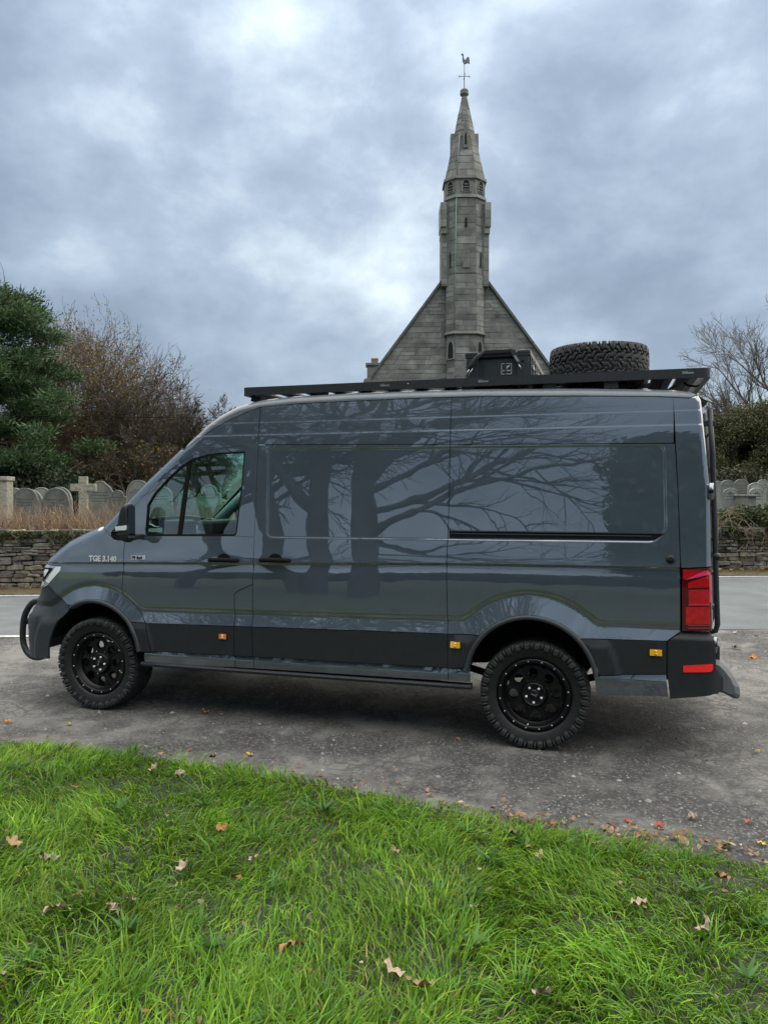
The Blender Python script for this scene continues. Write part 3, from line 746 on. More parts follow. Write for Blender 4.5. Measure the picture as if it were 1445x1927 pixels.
def panel(name, poly, mt, parent, off=0.0, gap=.0024, depth=.022, far=False, res=.022, surf=None, fine=True):
    """a pressed panel: polygon in (x, z) laid on the side surface, edges turned inwards"""
    F_ = surf or S
    P = inset(ccw([tuple(p) for p in poly]), gap)
    A = np.array(P); x0, z0 = A.min(0); x1, z1 = A.max(0)
    fx = [(1.535,1.60,.006),(4.47,4.54,.006),(-.9,-.3,.012),(4.66,4.83,.008)] if fine else []
    fz = [(1.20,1.345,.004),(2.275,2.302,.0025),(2.378,2.400,.0025),(1.46,1.52,.005),(2.14,2.19,.005),(2.44,2.64,.008),(.78,.95,.010)] if fine else []
    xs = lines(x0, x1, res, fx); zs = lines(z0, z1, res, fz)
    cx = (xs[1:]+xs[:-1])/2; cz = (zs[1:]+zs[:-1])/2
    CXg, CZg = np.meshgrid(cx, cz, indexing='ij'); hx, hz = np.meshgrid(xs[1:]-xs[:-1], zs[1:]-zs[:-1], indexing='ij')
    d, _ = seg_dist(CXg, CZg, P, True); ins = inside(CXg, CZg, P); diag = np.hypot(hx, hz)*.51
    verts = {}; VV = []; FF = []
    def vid(x, z):
        k = (round(x, 5), round(z, 5))
        if k not in verts: verts[k] = len(VV); VV.append(k)
        return verts[k]
    full = ins & (d > diag); part = (~full) & (d <= diag)
    for i, j in np.argwhere(full):
        FF.append((vid(xs[i], zs[j]), vid(xs[i+1], zs[j]), vid(xs[i+1], zs[j+1]), vid(xs[i], zs[j+1])))
    for i, j in np.argwhere(part):
        c = clip_cell(P, xs[i], xs[i+1], zs[j], zs[j+1])
        if c:
            ids = []
            for p in c:
                k = vid(*p)
                if not ids or ids[-1] != k: ids.append(k)
            if len(ids) > 1 and ids[0] == ids[-1]: ids.pop()
            if len(set(ids)) >= 3 and len(set(ids)) == len(ids): FF.append(tuple(ids))
    B = []
    for i in range(len(P)):
        a, b = P[i-1], P[i]; n = max(1, int(math.hypot(b[0]-a[0], b[1]-a[1])/.03))
        for k in range(n): B.append((a[0]+(b[0]-a[0])*k/n, a[1]+(b[1]-a[1])*k/n))
    V2 = np.array(VV); h = .0012
    y = F_(V2[:, 0], V2[:, 1]) + off
    gx = (F_(V2[:, 0]+h, V2[:, 1]) - F_(V2[:, 0]-h, V2[:, 1]))/(2*h); gz = (F_(V2[:, 0], V2[:, 1]+h) - F_(V2[:, 0], V2[:, 1]-h))/(2*h)
    gx = np.clip(gx, -6, 6); gz = np.clip(gz, -6, 6)
    Nn = np.stack([gx, -np.ones_like(gx), gz], 1); Nn /= np.linalg.norm(Nn, axis=1)[:, None]
    V3 = np.stack([V2[:, 0], y, V2[:, 1]], 1)
    B2 = np.array(B); yb = F_(B2[:, 0], B2[:, 1]) + off
    m = len(B2); dB = np.roll(B2, -1, 0) - np.roll(B2, 1, 0); nb = np.stack([dB[:, 1], np.zeros(m), -dB[:, 0]], 1); nb /= np.maximum(np.linalg.norm(nb, axis=1), 1e-9)[:, None]
    base = len(V3)
    V3 = np.concatenate([V3, np.stack([B2[:, 0], yb, B2[:, 1]], 1), np.stack([B2[:, 0], yb+depth, B2[:, 1]], 1)]); Nn = np.concatenate([Nn, nb, nb])
    for i in range(m):
        k = (i+1) % m; FF.append((base+k, base+i, base+m+i, base+m+k))
    if far:
        V3[:, 1] = W_VAN - V3[:, 1]; Nn[:, 1] *= -1; FF = [f[::-1] for f in FF]
    return mesh_obj(name, V3, FF, mt, parent, normals=Nn)
def arc(c, r, a0, a1, n=24):
    return [(c[0]+r*math.cos(R_(a0+(a1-a0)*i/n)), c[1]+r*math.sin(R_(a0+(a1-a0)*i/n))) for i in range(n+1)]
def chain(i0, i1): return [(c[0], c[1]) for c in CHAIN[i0:i1+1]]
def up_to(poly, z): return [p for p in poly if p[1] > z]

# ---- seams (x, z)
DOOR_LINE = [(1.462,2.214),(1.30,2.207),(1.126,2.186),(1.007,2.167),(.897,2.140),(.777,2.081),(.662,2.003),(.478,1.833),(.344,1.710),(.261,1.634),(.127,1.482)]
ROOF_SEAM = [(.80,2.184),(.882,2.240),(1.05,2.346),(1.214,2.429),(1.365,2.486),(1.46,2.515),(1.775,2.533),(2.257,2.539),(2.647,2.542),(3.015,2.541),(3.214,2.538),(3.95,2.515),(4.476,2.492),(4.66,2.474)]
SEAM_D = [(4.556,2.488),(4.57,2.201),(4.59,1.807),(4.603,1.392),(4.608,.894),(4.521,.829)]
GUT = [(1.462,2.212),(1.982,2.205),(2.498,2.198),(3.014,2.188),(3.608,2.179),(3.976,2.174),(4.33,2.171),(4.57,2.168)]
def seam_top(x): return float(np.interp(x, [p[0] for p in ROOF_SEAM], [p[1] for p in ROOF_SEAM]))
def gut(x): return float(np.interp(x, [p[0] for p in GUT], [p[1] for p in GUT]))
CLAD_T = lambda x: float(np.interp(x, [.48, 3.0, 4.52], [.760, .802, .826]))
CLAD_B = lambda x: float(np.interp(x, [.48, 1.46, 3.2], [.533, .543, .556]))
LIP = .035
F_OUT = arc(AF, AF[3]+.006, 62, 32, 8)        # edge between door and front flare

FLAP = [(1.449,1.108),(1.324,1.053),(1.291,1.026)]
WIN = [(.470,1.517),(.478,1.732),(.541,1.829),(.664,1.955),(.779,2.050),(.883,2.110),(1.017,2.143),(1.16,2.156),(1.353,2.161),(1.344,1.926),(1.304,1.508),(1.288,1.490),(.486,1.478)]
def door_ring():
    """cab door with its window opening, as one keyholed polygon"""
    outer = [(.275,1.435),(.271,1.25),(.257,1.037)] + F_OUT + [(.498,.757),(1.296,CLAD_T(1.296)),(1.291,1.026),(1.324,1.053),(1.449,1.108),(1.457,1.276),(1.457,1.489),(1.460,1.799),(1.464,2.178),(1.462,2.214)] + DOOR_LINE[1:-1] + [(.265,1.60)]
    return outer
cab_outer = ccw(door_ring())
# frame and lower half are two polygons that meet along the sill line of the window
def split_door():
    W_ = WIN
    zl = 1.480
    lower = [(.275,1.435),(.271,1.25),(.257,1.037)] + F_OUT + [(.498,.757),(1.296,CLAD_T(1.296)),(1.291,1.026),(1.324,1.053),(1.449,1.108),(1.457,1.276),(1.457,1.489),(1.457,zl+.002),(1.288,zl+.008),(.486,zl-.003),(.275,zl-.006)]
    frame = [(.275,zl-.006),(.486,zl-.003)] + [(.470,1.517),(.478,1.732),(.541,1.829),(.664,1.955),(.779,2.050),(.883,2.110),(1.017,2.143),(1.16,2.156),(1.353,2.161),(1.344,1.926),(1.304,1.508),(1.288,zl+.008)] + \
            [(1.457,zl+.002),(1.460,1.799),(1.464,2.178),(1.462,2.214)] + DOOR_LINE[1:-1] + [(.265,1.60)]
    return lower, frame
low_, frm_ = split_door()

for far in (False, True):
    sx = dict(far=far)
    a_f0 = 148
    wing = chain(8, 15) + [(.127,1.482),(.177,1.436),(.275,1.436),(.271,1.25),(.257,1.037)] + F_OUT[::1] + [(.497,.762),(.385,.762)] + \
           arc(AF, AF[2]+LIP, 39, 119, 22) + [(-.285,.878),(-.373,.929),(-.505,1.036),(-.376,1.159),(-.367,1.202),(-.52,1.206)]
    wing_o = panel('wing_panel', wing, M['paint'], van, res=.011, **sx)
    pil = chain(15, 27) + [(1.462,2.53)] + [(1.462,2.214)] + DOOR_LINE[1:]
    # pillar panel below the roof seam, roof rail above it
    pil = chain(15, 19) + [p for p in ROOF_SEAM if p[0] <= 1.461] + [(1.462,2.214)] + DOOR_LINE[1:]
    panel('pillar_panel', pil, M['paint'], van, **sx)
    rail_ = ROOF_SEAM[::-1] + chain(20, 37)
    rail_ = ROOF_SEAM[::-1] + chain(20, 37)
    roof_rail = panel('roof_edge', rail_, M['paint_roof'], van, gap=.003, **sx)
    door = panel('cab_door', low_, M['paint'], van, gap=.003, res=.014, **sx)
    panel('window_frame', frm_, M['paint'], door, gap=.0005, **sx)
    # fuel flap column behind the door
    flap = [(1.296,CLAD_T(1.296)),(1.291,1.026),(1.324,1.053),(1.449,1.108),(1.452,CLAD_T(1.45))]
    panel('filler_flap', flap, M['paint'], van, **sx)
    slide = [(1.452,CLAD_T(1.45)),(3.018,CLAD_T(3.018)),(3.004,1.218),(3.010,1.50),(3.015,1.82),(3.014,2.188)] + [p for p in GUT[::-1] if p[0] < 3.0][:-1] + [(1.462,2.212),(1.464,2.178),(1.460,1.799),(1.457,1.489),(1.457,1.276),(1.449,1.108)]
    s_door = panel('sliding_door', slide, M['paint'], van, **sx)
    quarter = [(3.018,CLAD_T(3.018))] + [(3.205,.806)] + arc(AR, AR[2]+LIP, 139, 43.5, 26) + [(3.955,.818),(4.521,.829),(4.608,.894),(4.603,1.392),(4.59,1.807),(4.57,2.166)] + [p for p in GUT[::-1] if 3.014 < p[0] < 4.56] + [(3.014,2.188),(3.015,1.82),(3.010,1.50),(3.004,1.218)]
    q_panel = panel('quarter_panel', quarter, M['paint'], van, res=.012, **sx)
    for xa, xb in ((1.462, 3.014), (3.014, 4.562)):
        xs_ = np.linspace(xa, xb, 12)
        panel('roof_side_panel', [(x, gut(x)) for x in xs_] + [(x, seam_top(x)) for x in xs_[::-1]], M['paint'], van, **sx)
    corner = [(4.608,.900),(4.603,1.392),(4.59,1.807),(4.57,2.201),(4.558,seam_top(4.558)),(4.66,2.474),(4.70,2.468)] + chain(38, 43)
    lampz = [(4.608,1.322),(4.603,1.392),(4.59,1.807),(4.57,2.201),(4.558,seam_top(4.558)),(4.66,2.474)] + chain(37, 42) + [(4.80,1.338)]
    panel('corner_panel', lampz, M['paint'], van, **sx)
    # ---- black cladding and painted sills
    def SC_(X, Z): return S(X, Z) - .004
    clad = panel('door_cladding', [(.498,CLAD_T(.498)-.001),(1.296,CLAD_T(1.296)-.001),(1.302,CLAD_B(1.3)),(.556,CLAD_B(.556))], M['plastic'], door, surf=SC_, **sx)
    panel('flap_cladding', [(1.296,CLAD_T(1.296)-.001),(1.452,CLAD_T(1.452)-.001),(1.462,CLAD_B(1.46)),(1.302,CLAD_B(1.3))], M['plastic'], van, surf=SC_, **sx)
    panel('door_cladding', [(1.452,CLAD_T(1.452)-.001),(3.018,CLAD_T(3.018)-.001),(3.022,CLAD_B(3.02)),(1.462,CLAD_B(1.46))], M['plastic'], s_door, surf=SC_, **sx)
    panel('cladding', [(3.018,CLAD_T(3.018)-.001),(3.205,.805)] + arc(AR, AR[2]+LIP, 139.5, 171, 10) + [(3.022,.556)], M['plastic'], q_panel, surf=SC_, **sx)
    panel('cladding', [(3.955,.817),(4.521,.828),(4.521,.607),(4.063,.577)] + arc(AR, AR[2]+LIP, 10, 43, 10), M['plastic'], q_panel, surf=SC_, **sx)
    panel('cladding', [(.497,.760),(.385,.760)] + arc(AF, AF[2]+LIP, 39, 8, 10) + [(.465,.523),(.554,.533)], M['plastic'], wing_o, surf=SC_, **sx)
    def SS_(X, Z):                       # sill: a ledge facing up, then a lower face
        zz = Z - np.interp(X, [.4, 3.2, 4.0, 4.54], [.538, .556, .580, .600])
        return np.where(zz > -.05, .018 - .34*(-zz), .018 - .017 + .26*(-zz-.05)) - .018
    panel('sill', [(.470,.520),(.556,CLAD_B(.556)),(1.302,CLAD_B(1.3)),(1.300,.440),(.47,.418)], M['paint'], van, surf=SS_, fine=False, **sx)
    panel('sill', [(1.302,CLAD_B(1.3)),(1.462,CLAD_B(1.46)),(1.462,.443),(1.300,.440)], M['paint'], van, surf=SS_, fine=False, **sx)
    panel('sill', [(1.462,CLAD_B(1.46)),(3.022,.556),(3.022,.450),(1.462,.443)], M['paint'], van, surf=SS_, fine=False, **sx)
    panel('sill', [(3.022,.556),(3.182,.556),(3.182,.452),(3.022,.450)], M['paint'], van, surf=SS_, fine=False, **sx)
    panel('sill', [(4.049,.574),(4.521,.599),(4.536,.444),(4.064,.420)], M['paint'], van, surf=SS_, fine=False, **sx)
    # ---- arch lips
    for c, a0, a1, pr in ((AF, 8, 121, wing_o), (AR, 8, 172, q_panel)):
        V = []; F = []; nseg = 40; prof = [(.036,-.002),(.030,-.012),(.016,-.016),(.003,-.010),(0,.012),(.004,.10)]
        for i in range(nseg+1):
            a = R_(a0 + (a1-a0)*i/nseg)
            xr, zr = c[0]+(c[2]+.03)*math.cos(a), c[1]+(c[2]+.03)*math.sin(a)
            y0 = float(S(xr, zr))
            for dr, dy in prof:
                yy = y0 + dy; yy = W_VAN - yy if far else yy
                V.append((c[0]+(c[2]+dr)*math.cos(a), yy, c[1]+(c[2]+dr)*math.sin(a)))
        np_ = len(prof)
        for i in range(nseg):
            for j in range(np_-1):
                f = (i*np_+j, i*np_+j+1, (i+1)*np_+j+1, (i+1)*np_+j); F.append(f if not far else f[::-1])
        mesh_obj('arch_trim', V, F, M['plastic_grey'], pr, smooth=True)
    # ---- front bumper (this side's half of it)
    bump = chain(0, 5) + [(-.62,.985),(-.505,1.036),(-.373,.929),(-.285,.878)] + arc(AF, AF[2]+.002, 124, 187, 16)
    def SB_(X, Z):
        Y = S(X, Z); st_ = sstep((Z-.755)/.012)
        return Y - .020 + .030*st_ - .03*sstep((.95-Z)/.25)*sstep((X+.40)/-.2)
    b_f = panel('bumper', bump, M['plastic_grey'], van, surf=SB_, **sx)
    # ---- headlamp
    lamp_p = [(-.672,1.185),(-.63,1.215),(-.52,1.206),(-.367,1.202),(-.376,1.159),(-.505,1.036),(-.62,.985),(-.735,.972),(-.705,1.08)]
    hl = panel('headlamp', lamp_p, M['lamp_clear'], van, off=.002, **sx)
    panel('light_guide', [(-.425,1.196),(-.372,1.196),(-.380,1.160),(-.498,1.049),(-.540,1.066)], M['lamp_white'], hl, off=-.002, gap=0, depth=.004, **sx)
    panel('reflector_bowl', round_poly([(-.60,1.18),(-.45,1.185),(-.55,1.08),(-.61,1.05)], .03), M['black'], hl, off=-.0005, gap=0, depth=.002, **sx)
    panel('reflector_bowl', round_poly([(-.585,1.165),(-.50,1.17),(-.545,1.11),(-.585,1.10)], .02), M['chrome'], hl, off=-.0012, gap=0, depth=.002, **sx)
    panel('light_guide', [(-.64,1.05),(-.60,1.06),(-.56,1.035),(-.66,.99)], M['lamp_white'], hl, off=-.001, gap=0, depth=.002, **sx)
    # ---- rear lamp
    tl = panel('tail_lamp', [(4.612,1.316),(4.80,1.336),(4.803,1.148),(4.808,.905),(4.616,.899)], M['red_dark'], van, off=-.004, gap=.002, **sx)
    panel('lamp_lens', [(4.652,1.225),(4.778,1.275),(4.782,1.200),(4.652,1.190)], M['red'], tl, off=-.007, gap=0, **sx)
    panel('lamp_lens', [(4.655,1.178),(4.782,1.186),(4.786,1.086),(4.658,1.080)], M['red'], tl, off=-.007, gap=0, **sx)
    panel('lamp_lens', [(4.640,1.062),(4.788,1.070),(4.793,.955),(4.640,.945)], M['red'], tl, off=-.006, gap=0, **sx)
    panel('lamp_lens', [(4.630,1.244),(4.782,1.325),(4.793,1.290),(4.795,1.10),(4.786,1.10),(4.784,1.284)], M['red_pink'], tl, off=-.009, gap=0, **sx)
    panel('lamp_lens', [(4.620,1.312),(4.770,1.320),(4.625,1.246)], M['red'], tl, off=-.006, gap=0, **sx)
    for zz in (1.075, .938, .918): panel('lamp_rib', [(4.655,zz),(4.790,zz+.007),(4.790,zz+.012),(4.655,zz+.005)], M['red_pink'], tl, off=-.008, gap=0, **sx)
    # ---- rear bumper corner
    def SR_(X, Z):
        Y = np.full(np.shape(X), -.012); Y = Y + .05*sstep((Z-.835)/.08)
        Y = Y + .10*np.clip((X-4.74)/.16, 0, 1)**3.0; return Y
    rb = panel('bumper', [(4.524,.827),(4.608,.893),(4.80,.899),(4.83,.815),(4.835,.660),(4.875,.60),(4.90,.560),(4.892,.505),(4.775,.470),(4.545,.434),(4.524,.603)], M['plastic'], van, surf=SR_, fine=False, **sx)
    panel('reflector', round_poly([(4.626,.668),(4.812,.690),(4.812,.650),(4.796,.636),(4.626,.623)], .008), M['reflector'], rb, off=-.006, gap=0, surf=SR_, fine=False, **sx)
    # ---- side marker lights
    for (xa, xb, za, zb, mm) in ((1.166, 1.240, .664, .714, 'amber_dim'), (3.036, 3.122, .702, .756, 'amber'), (4.406, 4.496, .724, .776, 'amber')):
        pr = door if xa < 2 else q_panel
        mk = panel('side_marker', round_poly([(xa,za),(xb,za),(xb,zb),(xa,zb)], .006), M['plastic'], pr, off=-.010, gap=0, fine=False, **sx)
        panel('marker_lens', round_poly([(xa+.006,za+.005),(xb-.006,za+.005),(xb-.006,zb-.005),(xa+.006,zb-.005)], .005), M[mm], pr, off=-.016, gap=0, fine=False, **sx)
        mb_ = MB()
        yy = float(S((xa+xb)/2, (za+zb)/2)) - .021; xm = (xa+xb)/2; zm = (za+zb)/2
        if not far:
            for dz in (-.008, .008): mb_.lathe([(0,yy-.002),(.008,yy),(.009,yy+.006)], 10, 'y', c=(xm,0,zm+dz))
            mb_.build('marker_bulb', M['white_print'] if mm == 'amber_dim' else M['amber'], pr)

# ---- window glass, rubber and divider
def SG_(X, Z): return np.interp(Z, [1.45, 2.2], [.026, .089]) + .05*np.clip(.3-np.asarray(X), 0, 2)**2
for far in (False, True):
    g_ = panel('side_window', [(x, z) for x, z in WIN], M['glass'], van, surf=SG_, gap=-.012, depth=.004, far=far, res=.08, fine=False)
    if not far: g_["label"] = 'green tinted cab side window'
    def frame_strip(P, w):
        Q = inset(ccw(P), w); P = inset(ccw(P), -.010); n = len(P); V = []; F = []
        for i in range(n):
            for q, dy in ((P[i], -.004), (Q[i], -.004), (Q[i], .02)):
                yy = float(S(q[0], q[1], False))+dy+.006; yy = W_VAN-yy if far else yy; V.append((q[0], yy, q[1]))
        for i in range(n):
            k = (i+1) % n
            for j in range(2): F.append((i*3+j, k*3+j, k*3+j+1, i*3+j+1))
        return mesh_obj('window_seal', V, F, M['black'], g_)
    frame_strip(WIN, .012)
    panel('window_divider', [(.866,2.108),(.832,2.090),(.764,1.472),(.802,1.472)], M['black'], g_, surf=lambda X, Z: SG_(X, Z)-.008, gap=0, depth=.02, far=far, fine=False)

# ---- sheets across the van: bonnet, windscreen, roof, nose, rear doors
CB = [(c[0], float(S(c[0], c[1], False)) + c[3]*.93, c[1]) for c in CHAIN]
def across(name, i0, i1, mt, bulge, k=16, parent=None, shrink=0.0):
    V = []; F = []; pts = CB[i0:i1+1]; n = len(pts)
    for i, (x, y, z) in enumerate(pts):
        j0, j1 = max(i0+i-1, 0), min(i0+i+1, len(CB)-1)
        tx, tz = CB[j1][0]-CB[j0][0], CB[j1][2]-CB[j0][2]; ll = math.hypot(tx, tz); nx, nz = -tz/ll, tx/ll
        bu = bulge if not callable(bulge) else bulge(i/(n-1))
        for j in range(k+1):
            s_ = j/k; b = bu*(1-(2*s_-1)**4)
            V.append((x+nx*b, y+.001+(W_VAN-2*y-.002)*s_, z+nz*b))
    for i in range(n-1):
        for j in range(k):
            a = i*(k+1)+j; F.append((a, a+1, a+k+2, a+k+1))
    return mesh_obj(name, V, F, mt, parent or van, smooth=True)
across('front_grille', 0, 7, M['plastic'], .05)
across('bonnet', 7, 14, M['paint'], .05)
across('windscreen', 14, 22, M['glass'], .06)
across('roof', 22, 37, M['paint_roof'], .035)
for y0, y1 in ((0, .5), (.5, 1)):
    V = []; F = []; pts = CB[37:]; n = len(pts); k = 8
    for (x, y, z) in pts:
        for j in range(k+1):
            s_ = y0 + (y1-y0)*(.006 + .988*j/k); V.append((x+.04*(1-(2*s_-1)**4), y+(W_VAN-2*y)*s_, z))
    for i in range(n-1):
        for j in range(k):
            a = i*(k+1)+j; F.append((a+1, a, a+k+1, a+k+2))
    mesh_obj('rear_door', V, F, M['paint'], van, smooth=True)
mb_ = MB(); mb_.box(4.78, 4.87, .10, W_VAN-.10, .46, .80, .02); mb_.build('tow_bumper', M['plastic'], van)

# ---- inner shell: what shows dark behind the seams, floor and wheel housings
mb_ = MB()
for ya, yb_ in ((.125, .15), (W_VAN-.15, W_VAN-.125)):
    mb_.prism([(1.52,.60),(3.1,.60),(3.1,.98),(4.1,.98),(4.1,.60),(4.70,.60),(4.70,1.25),(1.52,1.25)], 'y', ya-.06 if ya < 1 else ya, yb_-.06 if ya < 1 else yb_+.06)
    mb_.prism([(1.52,1.25),(4.70,1.25),(4.66,2.38),(1.52,2.42)], 'y', ya+.02 if ya < 1 else ya-.02, yb_+.02 if ya < 1 else yb_-.02)
    mb_.prism([(.50,.58),(1.52,.58),(1.52,1.44),(.30,1.44),(.27,1.05)], 'y', ya-.05 if ya < 1 else ya+.03, yb_-.05 if ya < 1 else yb_+.05)
    mb_.prism([(-.55,.95),(.27,1.02),(.27,1.40),(-.10,1.38),(-.45,1.2)], 'y', ya+.03 if ya < 1 else ya-.05, yb_+.03 if ya < 1 else yb_-.05)
mb_.box(.45, 3.08, .06, W_VAN-.06, .44, .60); mb_.box(4.12, 4.76, .06, W_VAN-.06, .55, .60)
mb_.box(3.10, 4.12, .42, W_VAN-.42, .90, .96)
mb_.box(1.50, 1.54, .13, W_VAN-.13, .60, 2.30)          # bulkhead behind the seats
mb_.prism([(1.30,2.30),(1.30,2.34),(4.66,2.40),(4.66,2.36)], 'y', .2, W_VAN-.2)
mb_.box(.50, 2.95, .03, .07, .40, .56); mb_.box(.50, 2.95, W_VAN-.07, W_VAN-.03, .40, .56)
mb_.build('inner_shell', M['black'], van)
for c in (AF, AR):
    for ya, yb_ in ((.02, .44), (W_VAN-.44, W_VAN-.02)):
        mb_ = MB()
        pts = arc(c, c[2]+.025, 14, 166, 22); V = []; F = []
        yi = yb_ if ya < 1 else ya
        for x, z in pts: V += [(x, ya, z), (x, yb_, z)]
        for i in range(len(pts)-1): F.append((2*i, 2*i+1, 2*i+3, 2*i+2))
        mb_.add(V, F)
        n = len(pts); mb_.add([(x, yi, z) for x, z in pts], [tuple(range(n))])
        mb_.build('wheel_housing', M['black'], van, recalc=False)
mb_ = MB()
for y in (.46, W_VAN-.46): mb_.box(-.4, 4.7, y-.04, y+.04, .52, .64)
mb_.tube([(0,.12,.385),(0,W_VAN-.12,.385)], .045, 10); mb_.tube([(3.62,.12,.39),(3.62,W_VAN-.12,.39)], .055, 10)
mb_.lathe([(0,-.13),(.09,-.11),(.14,0),(.09,.11),(0,.13)], 16, 'y', c=(3.62,1.02,.39))
mb_.tube([(.3,1.0,.50),(3.5,1.02,.42)], .04, 10)
for y in (.40, W_VAN-.40): mb_.tube([(2.98,y,.50),(3.30,y,.42),(3.62,y,.46),(3.95,y,.43),(4.25,y,.52)], .028, 8)
mb_.tube([(1.2,.7,.47),(2.6,.75,.45),(3.2,.7,.50)], .05, 8); mb_.box(1.5, 2.4, .9, 1.6, .42, .54, .02)
mb_.build('chassis', M['black'], van)
# side step rail below the sill
mb_ = MB(); mb_.prism([(-.012,.400),(.05,.398),(.05,.436),(-.004,.432),(-.020,.420)], 'x', .44, 3.19); mb_.build('step_rail', M['rack'], van)

# ---- door handles, rail, badges, knob
for xa, xb, z, pr in ((1.073, 1.327, 1.300, door), (1.521, 1.769, 1.310, s_door)):
    pass
def handle(xa, xb, z, parent):
    xm = (xa+xb)/2; y0 = float(S(xm, z+.03))
    cup = [(xm + .064*math.cos(R_(t)), z - .012 + .062*math.sin(R_(t))) for t in range(0, 181, 12)]
    panel('handle_cup', cup, M['black'], parent, surf=lambda X, Z: np.full(np.shape(X), y0-.004), gap=0, depth=.02, fine=False)
    mb = MB()
    pts = [(xa, y0+.010, z-.004), (xa+.012, y0-.026, z-.002), (xa+.05, y0-.040, z), (xm, y0-.044, z+.001), (xb-.05, y0-.040, z), (xb-.012, y0-.026, z-.002), (xb, y0+.010, z-.004)]
    mb.tube(pts, [.013,.018,.019,.019,.019,.018,.013], 10)
    g = mb.build('door_handle', M['black'], parent)
    g.scale = (1, 1, 1)
    mb = MB()
    lo = [(xm-.055, z-.012), (xm+.058, z-.012), (xm+.040, z-.032), (xm-.030, z-.034)]
    mb.add([(x, float(S(x, zz))-.003, zz) for x, zz in lo], [(0, 3, 2, 1)])
    mb.build('handle_cup', M['paint'], parent, recalc=False)
near = [o for o in van.children if o.name.startswith('cab_door')][0]
near_s = [o for o in van.children if o.name.startswith('sliding_door')][0]
near_q = [o for o in van.children if o.name.startswith('quarter_panel')][0]
near_w = [o for o in van.children if o.name.startswith('wing_panel')][0]
handle(1.073, 1.327, 1.297, near); handle(1.521, 1.769, 1.307, near_s)
def SRl(X, Z): return S(X, Z) - .004
rl = panel('door_rail', [(3.020,1.556),(4.505,1.558),(4.437,1.508),(3.022,1.500)], M['black'], near_q, surf=lambda X, Z: np.interp(Z, [1.4, 1.6], [.009, .023]), gap=0, depth=.03, fine=False)
panel('rail_slot', [(3.03,1.536),(4.42,1.538),(4.42,1.531),(3.03,1.529)], M['plastic_grey'], near_q, surf=lambda X, Z: np.interp(Z, [1.4, 1.6], [.004, .018]), gap=0, depth=.01, fine=False)
panel('rail_slot', [(3.03,1.556),(4.50,1.558),(4.50,1.551),(3.03,1.549)], M['plastic_grey'], near_q, surf=lambda X, Z: np.interp(Z, [1.4, 1.6], [.004, .018]), gap=0, depth=.01, fine=False)
mb_ = MB(); yk = float(S(4.541, 1.38)); mb_.lathe([(0,yk-.018),(.018,yk-.017),(.021,yk-.012),(.028,yk-.008),(.030,yk+.004)], 20, 'y', c=(4.541,0,1.38)); mb_.build('filler_cap', M['plastic'], near_q)
mb_ = MB(); mb_.lathe([(.010,yk-.019),(.014,yk-.0195),(.017,yk-.0175)], 20, 'y', c=(4.541,0,1.38)); mb_.build('cap_ring', M['black'], near_q)
# mirror base triangle
panel('mirror_base', [(.127,1.482),(.177,1.434),(.38,1.437),(.38,1.478),(.211,1.492)], M['black'], van, off=-.004, gap=.002, fine=False)

def text(name, s, size, x, z, parent, mt, y, ext=.0015, offset=0.0, xs=1.0):
    cu = bpy.data.curves.new(name, 'FONT'); cu.body = s; cu.size = size; cu.extrude = ext; cu.offset = offset; cu.resolution_u = 3
    o = bpy.data.objects.new(name, cu); link(o, parent); cu.materials.append(mt)
    bpy.context.view_layer.update(); me = bpy.data.meshes.new_from_object(o.evaluated_get(bpy.context.evaluated_depsgraph_get()))
    bpy.data.objects.remove(o); o = bpy.data.objects.new(name, me); link(o, parent)
    if not me.materials: me.materials.append(mt)
    o.location = (x, y, z); o.rotation_euler = (R_(90), 0, 0); o.scale = (xs, 1, 1); return o
yt = float(S(.08, 1.29)) - .006
tx = text('badge_lettering', 'TGE 3.140', .064, -.062, 1.258, near_w, M['chrome'], yt, .002, .0022, .98); tx.rotation_euler = (R_(88), 0, R_(-1.2))
yt = float(S(.41, 1.295))
mb_ = MB(); mb_.prism(round_poly([(.348,1.278),(.478,1.281),(.478,1.315),(.348,1.313)], .006), 'y', yt-.006, yt+.004); bd = mb_.build('badge_plate', M['chrome'], near)
mb_ = MB(); mb_.prism([(.365,1.308),(.392,1.308),(.385,1.284),(.378,1.284)], 'y', yt-.008, yt-.004); mb_.prism([(.356,1.288),(.36,1.284),(.37,1.305),(.362,1.308)], 'y', yt-.008, yt-.004); mb_.build('badge_motif', M['black'], near)
tx = text('badge_lettering', '4x4', .034, .400, 1.285, near, M['black'], yt-.0072, .001, .0012, 1.1)

# ---- door mirror
mb_ = MB()
prof = [(.372,1.49),(.385,1.452),(.420,1.428),(.455,1.430),(.470,1.455),(.472,1.60),(.470,1.735),(.450,1.755),(.410,1.742),(.382,1.67),(.368,1.57)]
bm = bmesh.new()
def slab(prof, ya, yb_, shr):
    c = (sum(p[0] for p in prof)/len(prof), sum(p[1] for p in prof)/len(prof)); V = []; n = len(prof)
    ys = [ya, ya+(yb_-ya)*.15, ya+(yb_-ya)*.5, yb_-(yb_-ya)*.1, yb_]; sc_ = [shr, .93, 1.0, .98, .85]
    for y, s_ in zip(ys, sc_): V += [(c[0]+(x-c[0])*s_, y, c[1]+(z-c[1])*s_) for x, z in prof]
    F = [(r*n+i, r*n+(i+1) % n, (r+1)*n+(i+1) % n, (r+1)*n+i) for r in range(4) for i in range(n)]
    F += [tuple(range(n))[::-1], tuple(range(4*n, 5*n))]
    return V, F
V, F = slab(prof, -.235, -.115, .80); mb_.add(V, F, True)
mirror = mb_.build('door_mirror', M['plastic'], van)
sd_ = mirror.modifiers.new('sub', 'SUBSURF'); sd_.levels = 1; sd_.render_levels = 2
